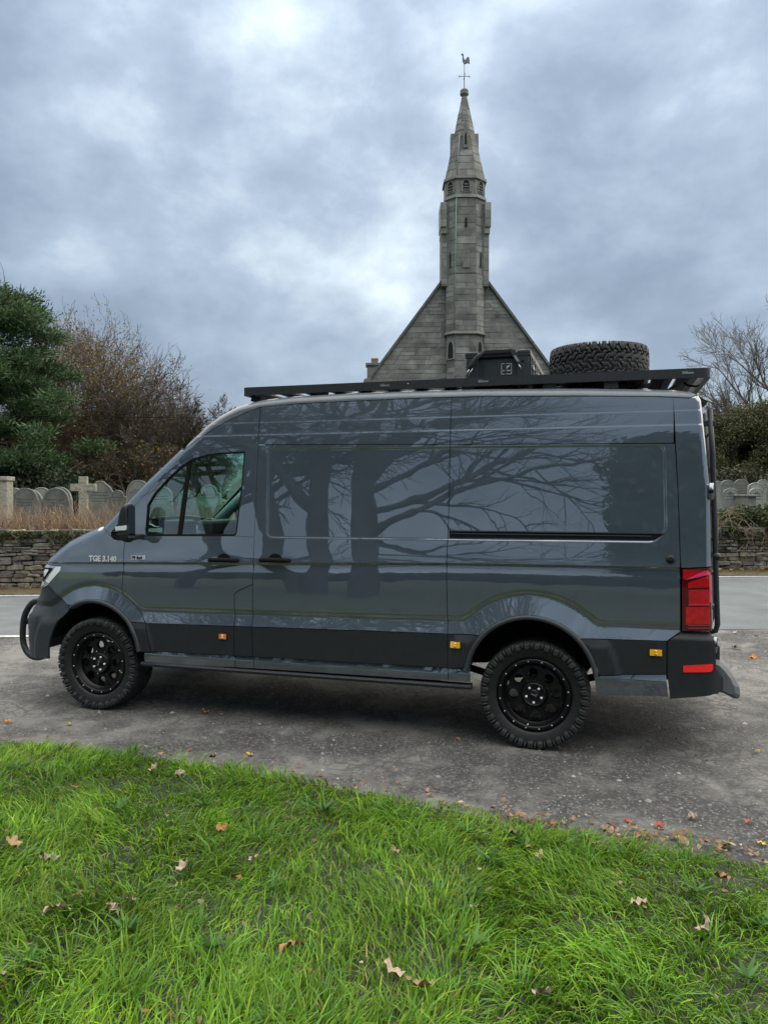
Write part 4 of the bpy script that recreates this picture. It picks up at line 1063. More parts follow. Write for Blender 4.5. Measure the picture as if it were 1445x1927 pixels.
mb_ = MB(); mb_.prism(round_poly([(.362,1.562),(.462,1.572),(.462,1.534),(.364,1.530)], .008), 'y', -.238, -.13); mb_.build('mirror_indicator', M['chrome'], mirror)
mb_ = MB(); mb_.prism(round_poly([(.372,1.506),(.45,1.512),(.45,1.500),(.376,1.496)], .003), 'y', -.236, -.13); mb_.build('mirror_trim', M['plastic_grey'], mirror)
mb_ = MB(); mb_.box(.385, .46, -.13, .05, 1.450, 1.490, .01); mb_.build('mirror_arm', M['plastic'], mirror)
mb_ = MB(); mb_.prism([(.470,1.47),(.474,1.47),(.474,1.725),(.470,1.725)], 'y', -.222, -.128); mb_.build('mirror_glass', M['mirror'], mirror)
m2 = copy_tree(mirror, van); m2.scale = (1, -1, 1); m2.location = (0, W_VAN, 0)

# ---- interior of the cab
mb_ = MB()
mb_.prism([(.02,1.18),(.50,1.12),(.66,1.20),(.68,1.38),(.62,1.475),(.50,1.50),(.02,1.50)], 'y', .16, W_VAN-.16); dash = mb_.build('dashboard', M['dash'], van)
mb_ = MB(); mb_.box(.50, .70, .20, .46, 1.44, 1.60, .03); mb_.box(.52, .70, .75, 1.25, 1.44, 1.58, .03); mb_.build('dash_pod', M['dash'], dash)
mb_ = MB()
for k in range(5): mb_.box(.700, .708, .24, .42, 1.465+.026*k, 1.475+.026*k)
mb_.build('air_vent', M['black'], dash)
mb_ = MB(); mb_.lathe([(.185+.014*math.cos(a), .014*math.sin(a)) for a in [2*math.pi*i/8 for i in range(9)]], 32, 'x'); mb_.box(-.02, .02, -.17, .17, -.02, .02)
sw = mb_.build('steering_wheel', M['black'], van); sw.location = (.82, W_VAN-.55, 1.47); sw.rotation_euler = (0, R_(-28), 0)
def seat(y):
    mb = MB(); mb.box(1.0, 1.45, y-.24, y+.24, .95, 1.10, .05); st = mb.build('seat', M['fabric'], van)
    mb = MB(); mb.box(1.36, 1.50, y-.24, y+.24, 1.08, 1.72, .05); mb.build('backrest', M['fabric'], st)
    mb = MB(); mb.box(1.38, 1.47, y-.13, y+.13, 1.76, 1.93, .04); mb.tube([(1.43,y-.06,1.70),(1.43,y-.06,1.78)], .008, 6); mb.tube([(1.43,y+.06,1.70),(1.43,y+.06,1.78)], .008, 6); mb.build('headrest', M['fabric'], st)
seat(.42); seat(W_VAN-.5)
mb_ = MB(); mb_.tube([(1.34,W_VAN-.20,2.1),(1.22,W_VAN-.19,1.55)], .02, 8); mb_.tube([(.10,W_VAN-.19,1.50),(.42,W_VAN-.19,1.79),(.75,W_VAN-.22,2.07),(1.05,W_VAN-.27,2.30)], .055, 8); mb_.build('pillar_trim', M['pale_trim'], van)
mb_ = MB(); mb_.tube([(.62,.60,2.02),(.66,.60,1.90),(.60,.60,1.80),(.52,.60,1.78)], .006, 6); mb_.build('cable', M['black'], van)

# ---- wheels
TR, TW = .388, .262
def tyre_mesh():
    NA, NWd = 600, 66
    th = np.linspace(0, 2*np.pi, NA, endpoint=False)
    # cross-section: s from inner bead over tread to outer bead
    prof = [(.262,.095),(.270,.112),(.300,.126),(.335,.131),(.360,.130),(.374,.124),(.384,.108),(.3875,.085),(.3885,.045),(.389,0)]
    prof = prof + [(r, -w) for r, w in prof[-2::-1]]
    pr = np.array(prof); dl = np.r_[0, np.cumsum(np.hypot(*np.diff(pr, axis=0).T))]
    ss = np.linspace(0, dl[-1], NWd); r = np.interp(ss, dl, pr[:, 0]); w = np.interp(ss, dl, pr[:, 1])
    T, Wd = np.meshgrid(th, w, indexing='ij'); Rr = np.repeat(r[None, :], NA, 0).copy()
    a = T/(2*np.pi)
    # all-terrain tread: staggered interlocking blocks
    NB = 32
    depth = np.zeros_like(Rr)
    def groove(dist, wd): return np.clip(1 - np.abs(dist)/wd, 0, 1)
    tri = lambda x: 2*np.abs(2*(x-np.floor(x+.5)))-1
    zig = .011*np.sign(np.sin(2*np.pi*a*NB)) * np.minimum(1, np.abs(np.sin(2*np.pi*a*NB))*4)
    g = np.zeros_like(Rr)
    for c0, ph in ((-.062, 1), (-.001, -1), (.062, 1)):
        g = np.maximum(g, groove(Wd - c0 - ph*zig, .0062))
    row = np.floor((Wd+.135)/.062)
    ph = (row % 2)*.5
    lat = (a*NB*1.0 + ph + Wd*9.0*np.where(row % 2 == 0, 1, -1)); lat = lat - np.floor(lat) - .5
    g = np.maximum(g, groove(lat/NB*2*np.pi*.388, .0068))
    sip = (a*NB*3 + Wd*20); sip = sip-np.floor(sip)-.5
    g = np.maximum(g, .35*groove(sip/(NB*3)*2*np.pi*.388, .0022))
    tread = np.clip((Rr-.371)/.009, 0, 1)
    Rr -= .0165*np.minimum(g*1.7, 1)*tread
    # shoulder lugs run down the sidewall
    sh = np.clip((Rr-.338)/.012, 0, 1)*(1-tread)
    lug = (a*NB); lug = lug-np.floor(lug); big = ((lug > .10) & (lug < .62)) | ((lug > .74) & (lug < .92))
    wl = np.where(lug < .68, .330, .343)+.004*np.sin(2*np.pi*a*NB*2)
    proud = np.where(big & (Rr > wl), .017, 0.)*np.clip((.386-Rr)/.005, 0, 1)
    Wd = Wd + np.sign(Wd)*proud
    Rr = Rr + np.where(big, .004, -.009)*sh
    # raised ring and block of lettering-like ribs low on the sidewall
    ring = np.exp(-((Rr-.318)/.004)**2)*.0018 + np.exp(-((Rr-.282)/.006)**2)*.002; Wd = Wd + np.sign(Wd)*ring
    V = np.stack([Rr*np.cos(T), Wd, Rr*np.sin(T)], -1).reshape(-1, 3)
    shade = .0155 + .016*(proud > .002) + .010*tread*(g < .3) - .009*tread*(g > .4); shade = np.where((Rr > .332) & (tread < .2) & (proud < .002), .006, shade); scuff = 1+.35*(vnoise(np.stack([T.ravel()*9, Wd.ravel()*40], 1), 1.0, 4)-.5); COLT = np.repeat((shade.ravel()*scuff)[:, None], 3, 1)  # groove and lug-gap shade put into the rubber colour; lugs scuffed paler
    i, j = np.meshgrid(np.arange(NA), np.arange(NWd-1), indexing='ij'); i2 = (i+1) % NA
    Q = np.stack([i*NWd+j, i*NWd+j+1, i2*NWd+j+1, i2*NWd+j], -1).reshape(-1, 4)
    return V, Q, COLT
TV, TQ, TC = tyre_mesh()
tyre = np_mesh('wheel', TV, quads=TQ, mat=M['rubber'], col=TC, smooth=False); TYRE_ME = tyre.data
def build_rim(parent):
    mb = MB()     # barrel, lip and dish (outer face towards -y)
    mb.lathe([(.262,.095),(.262,-.098),(.258,-.110),(.232,-.112),(.226,-.100),(.214,-.072),(.204,-.062)], 64, 'y')
    mb.lathe([(.098,-.070),(.086,-.094),(.080,-.104),(.074,-.100),(.066,-.094),(0,-.094)], 40, 'y')
    mb.lathe([(.225,.095),(.235,.02),(.228,-.05),(.213,-.066)], 48, 'y')
    V = []; F = []
    nh, ns = 8, 20
    for s_ in range(nh):
        a0 = 2*math.pi*(s_+.5)/nh; hc = .151; hr = .036
        b0 = len(V)
        for k in range(ns):
            t = 2*math.pi*k/ns
            # matching point on the sector border
            ca, sa = math.cos(t), math.sin(t); mxx = max(abs(ca), abs(sa)); u, v = ca/mxx, sa/mxx
            rad = .151 + u*.055; ang = a0 + v*math.pi/nh
            V.append((rad*math.cos(ang), -.062 - .004*(1-u), rad*math.sin(ang)))
        for k in range(ns):
            t = 2*math.pi*k/ns; rx = hc + hr*math.cos(t); ry = hr*math.sin(t)
            V.append((rx*math.cos(a0)-ry*math.sin(a0), -.070, rx*math.sin(a0)+ry*math.cos(a0)))
        for k in range(ns):
            t = 2*math.pi*k/ns; rx = hc + .031*math.cos(t); ry = .031*math.sin(t)
            V.append((rx*math.cos(a0)-ry*math.sin(a0), -.040, rx*math.sin(a0)+ry*math.cos(a0)))
        for k in range(ns):
            k2 = (k+1) % ns
            F.append((b0+k, b0+k2, b0+ns+k2, b0+ns+k)); F.append((b0+ns+k, b0+ns+k2, b0+2*ns+k2, b0+2*ns+k))
    mb.add(V, F, False)
    rim = mb.build('rim', M['rim'], parent)
    mb = MB(); mb.lathe([(0,-.101),(.030,-.100),(.036,-.094)], 24, 'y'); cap = mb.build('centre_cap', M['rim'], parent)
    mb = MB(); mb.box(-.004, .004, -.104, -.100, -.020, .016); mb.box(-.016, .010, -.104, -.100, .014, .019); mb.build('cap_emblem', M['zinc'], parent)
    n0 = None
    for k in range(5):
        a = 2*math.pi*k/5 + .3
        if n0 is None:
            mb = MB(); mb.lathe([(0,-.108),(.0075,-.108),(.009,-.104),(.009,-.092)], 8, 'y'); o = mb.build('wheel_nut', M['chrome'], parent); n0 = o
        else: o = n0.copy(); link(o, parent)
        o.location = (.056*math.cos(a), 0, .056*math.sin(a))
    n0 = None
    for k in range(16):
        a = 2*math.pi*k/16 + .1
        if n0 is None:
            mb = MB(); mb.lathe([(0,-.1170),(.0040,-.1165),(.0045,-.112)], 6, 'y'); o = mb.build('bead_bolt', M['chrome'], parent); n0 = o
        else: o = n0.copy(); link(o, parent)
        o.location = (.243*math.cos(a), 0, .243*math.sin(a))
    mb = MB(); mb.lathe([(.060,.02),(.125,.02),(.125,.05),(.060,.05)], 32, 'y'); mb.build('brake_disc', M['zinc'], parent)
    mb = MB(); mb.tube([(.205,-.075,.03),(.218,-.118,.03)], .004, 6); mb.build('tyre_valve', M['steel'], parent)
build_rim(tyre)
tyre.parent = van
WY = .130
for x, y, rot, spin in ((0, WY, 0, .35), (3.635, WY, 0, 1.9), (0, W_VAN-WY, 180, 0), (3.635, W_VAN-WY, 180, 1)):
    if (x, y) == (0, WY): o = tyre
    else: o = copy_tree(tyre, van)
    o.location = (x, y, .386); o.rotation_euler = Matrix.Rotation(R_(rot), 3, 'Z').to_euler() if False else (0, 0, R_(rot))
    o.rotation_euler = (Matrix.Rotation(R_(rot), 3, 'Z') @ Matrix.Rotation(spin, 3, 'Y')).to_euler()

# ---- bull bar
mb_ = MB()
pts = [(-.66,.20,.40),(-.74,.20,.358),(-.83,.20,.362),(-.905,.21,.415),(-.945,.22,.51),(-.935,.22,.67),(-.89,.21,.77),(-.81,.20,.85),(-.72,.20,.87)]
def smooth_path(P, n=5):
    P = [Vector(p) for p in P]; O = []
    for i in range(len(P)-1):
        a, b_, c, d = P[max(i-1, 0)], P[i], P[i+1], P[min(i+2, len(P)-1)]
        for k in range(n):
            t = k/n; O.append(.5*((2*b_)+(c-a)*t+(2*a-5*b_+4*c-d)*t*t+(3*b_-a-3*c+d)*t**3))
    return O+[P[-1]]
pts = smooth_path(pts); far_ = [(p.x, W_VAN-p.y, p.z) for p in pts[::-1]]
mb_.tube([(-.935,.22,.66),(-.98,.6,.68),(-.98,W_VAN-.6,.68),(-.935,W_VAN-.22,.66)], .028, 12)
bb = mb_.build('bull_bar', M['rack'], van)
for p_ in (pts, far_): mb_ = MB(); mb_.tube(p_, .027, 14); mb_.build('bar_hoop', M['rack'], bb)

# ---- ladder, hinges, tow step at the back
mb_ = MB()
for y in (.34, .66):
    mb_.tube([(4.815,y,2.415),(4.835,y,2.10),(4.855,y,1.60),(4.872,y,1.10),(4.880,y,.90),(4.868,y,.855),(4.83,y,.845)], .019, 12)
lad = mb_.build('ladder', M['rack'], van)
for k in range(6):
    z = 1.0+.25*k; x = float(np.interp(z, [.9, 1.1, 1.6, 2.1, 2.415], [4.88, 4.872, 4.855, 4.835, 4.815]))
    mb_ = MB(); mb_.tube([(x,.34,z),(x,.66,z)], .013, 8); mb_.build('rung', M['rack'], lad)
for z in (2.32, 1.99, 1.40):
    mb_ = MB(); mb_.box(4.76, 4.85, .33, .36, z-.02, z+.02, .004); mb_.build('ladder_bracket', M['rack'], lad)
for z, x in ((1.84, 4.795), (.81, 4.825)):
    mb_ = MB(); mb_.tube([(x,.045,z-.055),(x,.045,z+.055)], .016, 10); mb_.box(x-.03, x+.02, .04, .09, z-.045, z+.045, .004); hg = mb_.build('hinge', M['paint'], van)
    mb_ = MB(); mb_.tube([(x,.045,z-.012),(x,.045,z+.012)], .018, 10); mb_.build('hinge_pin', M['black'], hg)
mb_ = MB(); mb_.lathe([(0,-.02),(.018,-.018),(.026,0),(.02,.02)], 14, 'y', c=(4.845,.12,1.395)); mb_.build('door_buffer', M['plastic'], van)
mb_ = MB()
prof = [(4.83,.715),(4.87,.70),(4.915,.655),(4.965,.585),(5.000,.515),(5.006,.455),(4.992,.432),(4.96,.435),(4.90,.465),(4.84,.48)]
_ys = [(.06,.70),(.10,.94),(.17,1.0)]; _ys = _ys + [(W_VAN-y, k_) for y, k_ in _ys[::-1]]; npf = len(prof); V = []
for y, k_ in _ys: V += [(4.84+(x-4.84)*k_, y, .585+(z-.585)*k_) for x, z in prof]
F = [(r*npf+i, r*npf+(i+1) % npf, (r+1)*npf+(i+1) % npf, (r+1)*npf+i) for r in range(len(_ys)-1) for i in range(npf)]+[tuple(range(npf))[::-1], tuple(range((len(_ys)-1)*npf, len(_ys)*npf))]
mb_.add(V, F, False)
st_ = mb_.build('tow_step', M['step'], van)
for k in range(3):
    mb_ = MB(); mb_.prism([(4.925+.018*k,.628-.034*k),(4.938+.018*k,.602-.034*k),(4.942+.018*k,.604-.034*k),(4.929+.018*k,.630-.034*k)], 'y', .25, W_VAN-.25); mb_.build('tread_rib', M['plastic'], st_)

# ---- roof rack
mb_ = MB()
RY0, RY1, RZ0, RZ1, RX0, RX1 = .20, W_VAN-.20, 2.625, 2.690, 1.262, 4.808
def ring(x0, x1, y0, y1, r, n=6):
    P = []
    for cx, cy, a in ((x0+r,y0+r,180),(x1-r,y0+r,270),(x1-r,y1-r,0),(x0+r,y1-r,90)):
        for k in range(n+1): P.append((cx+r*math.cos(R_(a+90*k/n)), cy+r*math.sin(R_(a+90*k/n))))
    return P
o_ = ring(RX0, RX1, RY0, RY1, .05); i_ = ring(RX0+.035, RX1-.035, RY0+.035, RY1-.035, .03); n = len(o_)
V = [(x,y,RZ0) for x,y in o_]+[(x,y,RZ1) for x,y in o_]+[(x,y,RZ1) for x,y in i_]+[(x,y,RZ0) for x,y in i_]
F = []
for r in range(4):
    for k in range(n):
        k2 = (k+1) % n; F.append((r*n+k, r*n+k2, ((r+1) % 4)*n+k2, ((r+1) % 4)*n+k))
mb_.add(V, F); rack = mb_.build('roof_rack', M['rack'], van)
slats = [1.36+.228*k for k in range(14)] + [4.50, 4.67]
def slat(xc, w):
    mb = MB(); zt = 2.660
    pr_ = [(-w/2,zt-.012),(-w/2+.008,zt-.022),(-.010,zt-.022),(-.008,zt-.014),(.008,zt-.014),(.010,zt-.022),(w/2-.008,zt-.022),(w/2,zt-.012),(w/2,zt),(-w/2,zt)]
    mb.prism([(p[0]+xc, p[1]) for p in pr_], 'y', RY0+.03, RY1-.03); return mb
for xc in slats: slat(xc, .125 if xc < 4.4 else .145).build('rack_slat', M['rack'], rack)
for xf in (1.95, 2.55, 3.12, 3.72, 4.15):
    for y in (RY0+.03, RY1-.03):
        mb_ = MB(); mb_.prism([(xf-.05,2.575),(xf+.05,2.575),(xf+.045,2.64),(xf-.045,2.64)], 'y', y-.012, y+.02); ft = mb_.build('rack_foot', M['rack'], rack)
mb_ = MB(); mb_.prism([(1.29,2.59),(1.36,2.575),(1.39,2.625),(1.30,2.63)], 'y', .30, .36); mb_.build('wind_fairing', M['rack'], rack)
mb_ = MB(); mb_.box(3.35, 4.44, .42, .50, 2.60, 2.632, .004); mb_.build('rack_beam', M['rack'], rack)
for xb_ in (2.44, 3.20, 4.62):
    mb_ = MB(); mb_.box(xb_, xb_+.075, RY0-.003, RY0+.002, 2.652, 2.664); mb_.box(xb_, xb_+.035, RY0-.003, RY0+.002, 2.666, 2.671); mb_.build('rack_badge', M['zinc'], rack)
mb_ = MB(); mb_.lathe([(0,RY0-.004),(.006,RY0-.003),(.006,RY0+.003)], 8, 'y', c=(2.66,0,2.664)); mb_.build('rack_bolt', M['zinc'], rack)
mb_ = MB(); mb_.tube([(4.30,.45,2.63),(4.33,.40,2.58),(4.42,.40,2.555),(4.52,.42,2.56),(4.58,.45,2.60),(4.60,.5,2.63)], .008, 6); mb_.tube([(4.66,.5,2.63),(4.68,.42,2.60),(4.73,.40,2.59),(4.75,.42,2.60)], .008, 6); mb_.build('cable', M['black'], rack)
mb_ = MB(); mb_.prism([(4.69,2.535),(4.735,2.515),(4.80,2.47),(4.79,2.45),(4.73,2.49)], 'y', .32, .52); mb_.build('work_lamp', M['rack'], rack)

# ---- spare tyre on the rack (its own thing)
VM = Matrix.Translation((VAN_A[0], VAN_A[1], 0)) @ Matrix.Rotation(VAN_RZ, 4, 'Z')
def van_pt(x, y, z): return VM @ Vector((x, y, z))
sp = empty('spare_wheel', van_pt(4.055, .64, 2.662), VAN_RZ, 'chunky black all-terrain tyre lying flat on the roof rack', 'spare wheel')
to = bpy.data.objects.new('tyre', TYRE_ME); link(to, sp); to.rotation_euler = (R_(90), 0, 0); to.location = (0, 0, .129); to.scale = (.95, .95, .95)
mb_ = MB(); mb_.lathe([(.248,.04),(.248,.22),(.25,.24),(.22,.225),(.18,.19),(.10,.17),(0,.17)], 48, 'z'); mb_.build('rim', M['rim'], sp)

# ---- storage cases in a row across the rack
def storage_case(y0, label, logo):
    LX, LY, HZ = .49, .36, .235
    c = empty('storage_case', van_pt(3.33, y0, 2.661), VAN_RZ, label, 'storage case', 'black cases strapped to the roof rack')
    mb = MB(); mb.box(-LX/2+.02, LX/2-.02, -LY/2+.015, LY/2-.015, 0, HZ-.05, .012)
    for x in (-LX/2+.055, LX/2-.055): mb.box(x-.045, x+.045, -LY/2, -LY/2+.03, 0, HZ-.04, .006)
    for x in (-.10, .06): mb.box(x-.006, x+.006, -LY/2+.008, -LY/2+.02, .01, HZ-.06)
    for s_ in (-1, 1):
        for y in (-.12, 0, .12): mb.box(s_*(LX/2-.012)-.012, s_*(LX/2-.012)+.012, y-.02, y+.02, 0, HZ-.05, .004)
    mb.build('case_body', M['case'], c)
    mb = MB(); mb.box(-LX/2, LX/2, -LY/2-.004, LY/2+.004, HZ-.048, HZ-.012, .008); mb.box(-LX/2+.09, LX/2-.09, -LY/2+.04, LY/2-.04, HZ-.014, HZ-.004, .004)
    for s_ in (-1, 1): mb.box(s_*(LX/2-.05)-.05, s_*(LX/2-.05)+.05, -LY/2-.006, LY/2+.006, HZ-.03, HZ, .008)
    mb.build('case_lid', M['case'], c)
    for s_ in (-1, 1):
        mb = MB(); mb.lathe([(0,-LY/2-.001),(.011,-LY/2-.001),(.013,-LY/2+.004)], 12, 'y', c=(s_*(LX/2-.055),0,HZ-.085)); mb.build('latch_hole', M['black'], c)
        mb = MB(); mb.box(s_*LX/2-.006, s_*LX/2+.010, -.055, .055, HZ-.13, HZ-.10, .004); mb.build('case_handle', M['zinc'], c)
    if logo:
        fy = -LY/2+.0105; b = MB(); x0, x1, z0, z1, w = .028, .105, .058, .140, .0032
        b.box(x0, x1, fy-.002, fy, z1-w, z1); b.box(x0, x0+w, fy-.002, fy, z0, z1); b.box(x1-w, x1, fy-.002, fy, z0, z1)
        xm = (x0+x1)/2
        b.box(x0, xm-.009, fy-.002, fy, z0, z0+w); b.box(xm+.009, x1, fy-.002, fy, z0, z0+w)
        b.prism([(xm-.010,z0),(xm-.007,z0),(xm+.001,z0+.008),(xm-.001,z0+.011)], 'y', fy-.002, fy); b.prism([(xm+.010,z0),(xm+.001,z0+.011),(xm-.001,z0+.008),(xm+.007,z0)], 'y', fy-.002, fy)
        b.build('case_logo', M['white_print'], c)
        b = MB()
        b.prism([(.048,.120),(.078,.121),(.088,.129),(.083,.131),(.092,.128),(.088,.116),(.080,.108),(.070,.106),(.064,.101),(.070,.101),(.076,.099),(.066,.097),(.058,.102),(.055,.110),(.060,.112),(.068,.113),(.074,.116),(.060,.116)], 'y', fy-.002, fy)
        b.build('case_emblem', M['white_print'], c)
        tx = text('case_lettering', 'FRONT RUNNER', .0125, .0385, .0815, c, M['white_print'], fy-.001, .0006, .0003, .62)
        # ratchet straps over the lid and down to the rail
        b = MB(); b.prism([(-LX/2+.14,HZ+.004),(LX/2-.13,HZ+.004),(LX/2-.13,HZ-.02),(-LX/2+.14,HZ-.02)], 'y', -LY/2-.018, -LY/2+.06)
        b.build('strap_band', M['strap'], c)
        b = MB(); b.tube([(-LX/2+.15,-LY/2-.02,HZ-.002),(-LX/2+.09,-LY/2-.035,HZ-.055),(-LX/2+.055,-LY/2-.045,HZ-.11),(-LX/2+.05,-LY/2-.05,HZ-.135)], [.012,.018,.020,.012], 8); b.build('strap', M['strap'], c)
        b = MB()
        for dx in (0, .022): b.tube([(-LX/2+.045+dx,-LY/2-.05,HZ-.13),(-LX/2+.012+dx*.9,-LY/2-.06,HZ-.185)], .0028, 6)
        b.build('strap_hook', M['steel'], c)
        b = MB(); b.add([(LX/2-.15,-LY/2-.02,HZ),(LX/2-.115,-LY/2-.02,HZ),(LX/2-.085,-LY/2-.03,HZ-.05),(LX/2-.125,-LY/2-.03,HZ-.05)], [(0,3,2,1)]); b.build('strap', M['strap'], c, recalc=False)
        b = MB(); b.prism([(LX/2-.124,HZ-.050),(LX/2-.104,HZ-.046),(LX/2-.075,HZ-.092),(LX/2-.092,HZ-.096)], 'y', -LY/2-.04, -LY/2-.025); b.build('strap_buckle', M['steel'], c)
        b = MB(); b.tube([(LX/2-.084,-LY/2-.035,HZ-.112),(LX/2-.062,-LY/2-.04,HZ-.152)], .003, 6); b.build('strap_hook', M['steel'], c)
    return c
storage_case(.47, 'nearest black storage case on the roof rack with white square logo', True)
storage_case(.86, 'plain black storage case second back on the roof rack', False)
storage_case(1.25, 'plain black storage case third back on the roof rack', False)
# ================================================================== church
M['stone'] = mat('church_stone', (.190,.190,.183), .92, var=.55, vscale=1.3, bump=.5, bscale=14, rnd=.25, island=True)
M['stone_smooth'] = mat('dressed_stone', (.190,.189,.180), .9, var=.3, vscale=2.2, bump=.3, bscale=16, rnd=.15)
M['mortar'] = mat('mortar', (.150,.148,.140), .95, var=.3, vscale=3, bump=.4, bscale=12)
M['void'] = mat('dark_opening', (.010,.010,.011), .9)
M['lead'] = mat('lead_iron', (.14,.15,.18), .55, .6)
M['slate'] = mat('roof_slate', (.11,.113,.118), .8, var=.3, vscale=5)
M['louvre'] = mat('louvre_board', (.10,.10,.098), .9, var=.3, vscale=8)
CHX, CHY = 4.36, 42.0
church = empty('church', (CHX, CHY, 1.1), 0.0, 'grey stone church gable with a tall turret and spire behind the van', 'church')
CZ = lambda z: z-1.1                       # world height -> church height
STONES = []
def block(P4, n_out, depth, back=.10):
    """a stone: four corners on the wall plane, standing proud by depth"""
    P = [Vector(p) for p in P4]; n_out = Vector(n_out); c = sum(P, Vector())/4
    V = [p - n_out*back for p in P] + [p + n_out*depth*.4 for p in P] + [c + (p-c)*.955 + n_out*depth for p in P]
    F = [(0,1,5,4),(1,2,6,5),(2,3,7,6),(3,0,4,7),(4,5,9,8),(5,6,10,9),(6,7,11,10),(7,4,8,11),(8,9,10,11)]
    STONES.append((V, F))
def masonry(A0, A1, B0, B1, course, wmin, wmax, n_out, seed, gap=.008, proud=(.004,.026), skip=None):
    """coursed blocks on the planar quad A0-A1 (bottom) to B0-B1 (top)"""
    r = random.Random(seed); A0, A1, B0, B1 = map(Vector, (A0, A1, B0, B1)); H_ = ((B0+B1)/2-(A0+A1)/2).length; t = 0.0
    while t < 1-1e-6:
        h = course*r.uniform(.72, 1.28)/H_; t2 = min(1, t+h)
        if 1-t2 < .45*course/H_: t2 = 1
        l0, r0, l1, r1 = A0.lerp(B0, t), A1.lerp(B1, t), A0.lerp(B0, t2), A1.lerp(B1, t2)
        wid = max((r0-l0).length, (r1-l1).length); u = 0.0
        while u < 1-1e-6:
            u2 = min(1, u + r.uniform(wmin, wmax)/max(wid, .01))
            if (1-u2)*wid < wmin*.5: u2 = 1
            a, b_, c, d = l0.lerp(r0, u), l0.lerp(r0, u2), l1.lerp(r1, u2), l1.lerp(r1, u)
            cen = (a+b_+c+d)/4
            if not skip or not skip(cen):
                sz = lambda p: cen + (p-cen)*1.0
                ww = max((b_-a).length, .02); hh = max((d-a).length, .02); kx, kz = max(.3, 1-2*gap/ww), max(.3, 1-2*gap/hh)
                ex = (b_-a+c-d)/2; ez = (d-a+c-b_)/2
                q = [a+ex*(1-kx)/2+ez*(1-kz)/2, b_-ex*(1-kx)/2+ez*(1-kz)/2, c-ex*(1-kx)/2-ez*(1-kz)/2, d+ex*(1-kx)/2-ez*(1-kz)/2]
                block(q, n_out, r.uniform(*proud))
            u = u2
        t = t2
# gable wall: apex hidden behind the turret; the slope is 53 degrees
GH = 15.0; GS = 1.345; EAVE = 5.2            # apex height, slope, eaves
hw = lambda z: (GH-z)/GS                      # half width of the gable at height z
mb_ = MB(); P = [(-hw(EAVE),CZ(-1)),(hw(EAVE),CZ(-1)),(hw(EAVE),CZ(EAVE)),(0,CZ(GH)),(-hw(EAVE),CZ(EAVE))]
mb_.prism(P, 'y', 0, .7); mb_.build('wall', M['mortar'], church)
z = 6.6; r_ = random.Random(2)
while z < 13.6:
    h = r_.uniform(.17, .31); z2 = min(z+h, 13.7)
    for sgn in (-1, 1):
        masonry((0 if sgn > 0 else -hw(z)+.12, 0, CZ(z)), (hw(z)-.12 if sgn > 0 else 0, 0, CZ(z)), (0 if sgn > 0 else -hw(z2)+.12, 0, CZ(z2)), (hw(z2)-.12 if sgn > 0 else 0, 0, CZ(z2)), 9, .38, 1.25, (0,-1,0), int(z*1000)+sgn,
                skip=lambda c: abs(c.x) < .95)
    z = z2
# coping along the two slopes, roof behind
for sgn in (-1, 1):
    nseg = 9
    for k in range(nseg):
        za, zb = EAVE+(13.75-EAVE)*k/nseg, EAVE+(13.75-EAVE)*(k+1)/nseg-.015
        mb_ = MB(); V = []
        for zz in (za, zb):
            for dy in (-.14, .62):
                for dn in (-.05, .07): V.append((sgn*(hw(zz)+dn*.80), dy, CZ(zz)+dn*.60))
        mb_.add(V, [(0,1,3,2),(4,6,7,5),(0,4,5,1),(2,3,7,6),(1,5,7,3),(0,2,6,4)]); mb_.build('coping_stone', M['slate'], church)
    mb_ = MB(); mb_.add([(sgn*(hw(EAVE)+.25),.62,CZ(EAVE)-.25),(0,.62,CZ(GH)-.05),(0,22,CZ(GH)-.05),(sgn*(hw(EAVE)+.25),22,CZ(EAVE)-.25)], [(0,1,2,3)]); mb_.build('roof', M['slate'], church)
mb_ = MB()
for sgn in (-1, 1): mb_.box(sgn*hw(EAVE)-.35, sgn*hw(EAVE)+.35, .7, 22, CZ(-1), CZ(EAVE-.2))
mb_.build('nave_wall', M['mortar'], church)
# kneeler and little chimney at the left foot of the gable
mb_ = MB(); mb_.box(-5.30, -4.55, .9, 1.7, CZ(6.5), CZ(8.98)); mb_.box(-5.38, -4.47, .82, 1.78, CZ(8.98), CZ(9.10)); mb_.build('chimney', M['stone_smooth'], church)
mb_ = MB()
for x in (-4.98, -4.78): mb_.lathe([(.09,CZ(9.10)),(.10,CZ(9.38)),(.12,CZ(9.42)),(.085,CZ(9.42)),(.08,CZ(9.2))], 10, 'z', c=(x,1.3,0))
mb_.build('chimney_pots', mat('clay_pot', (.30,.22,.17), .8), church)
mb_ = MB(); mb_.prism([(-5.50,CZ(7.75)),(-5.05,CZ(7.75)),(-5.05,CZ(8.18)),(-5.45,CZ(8.05))], 'y', -.16, .6); mb_.build('kneeler', M['stone_smooth'], church)
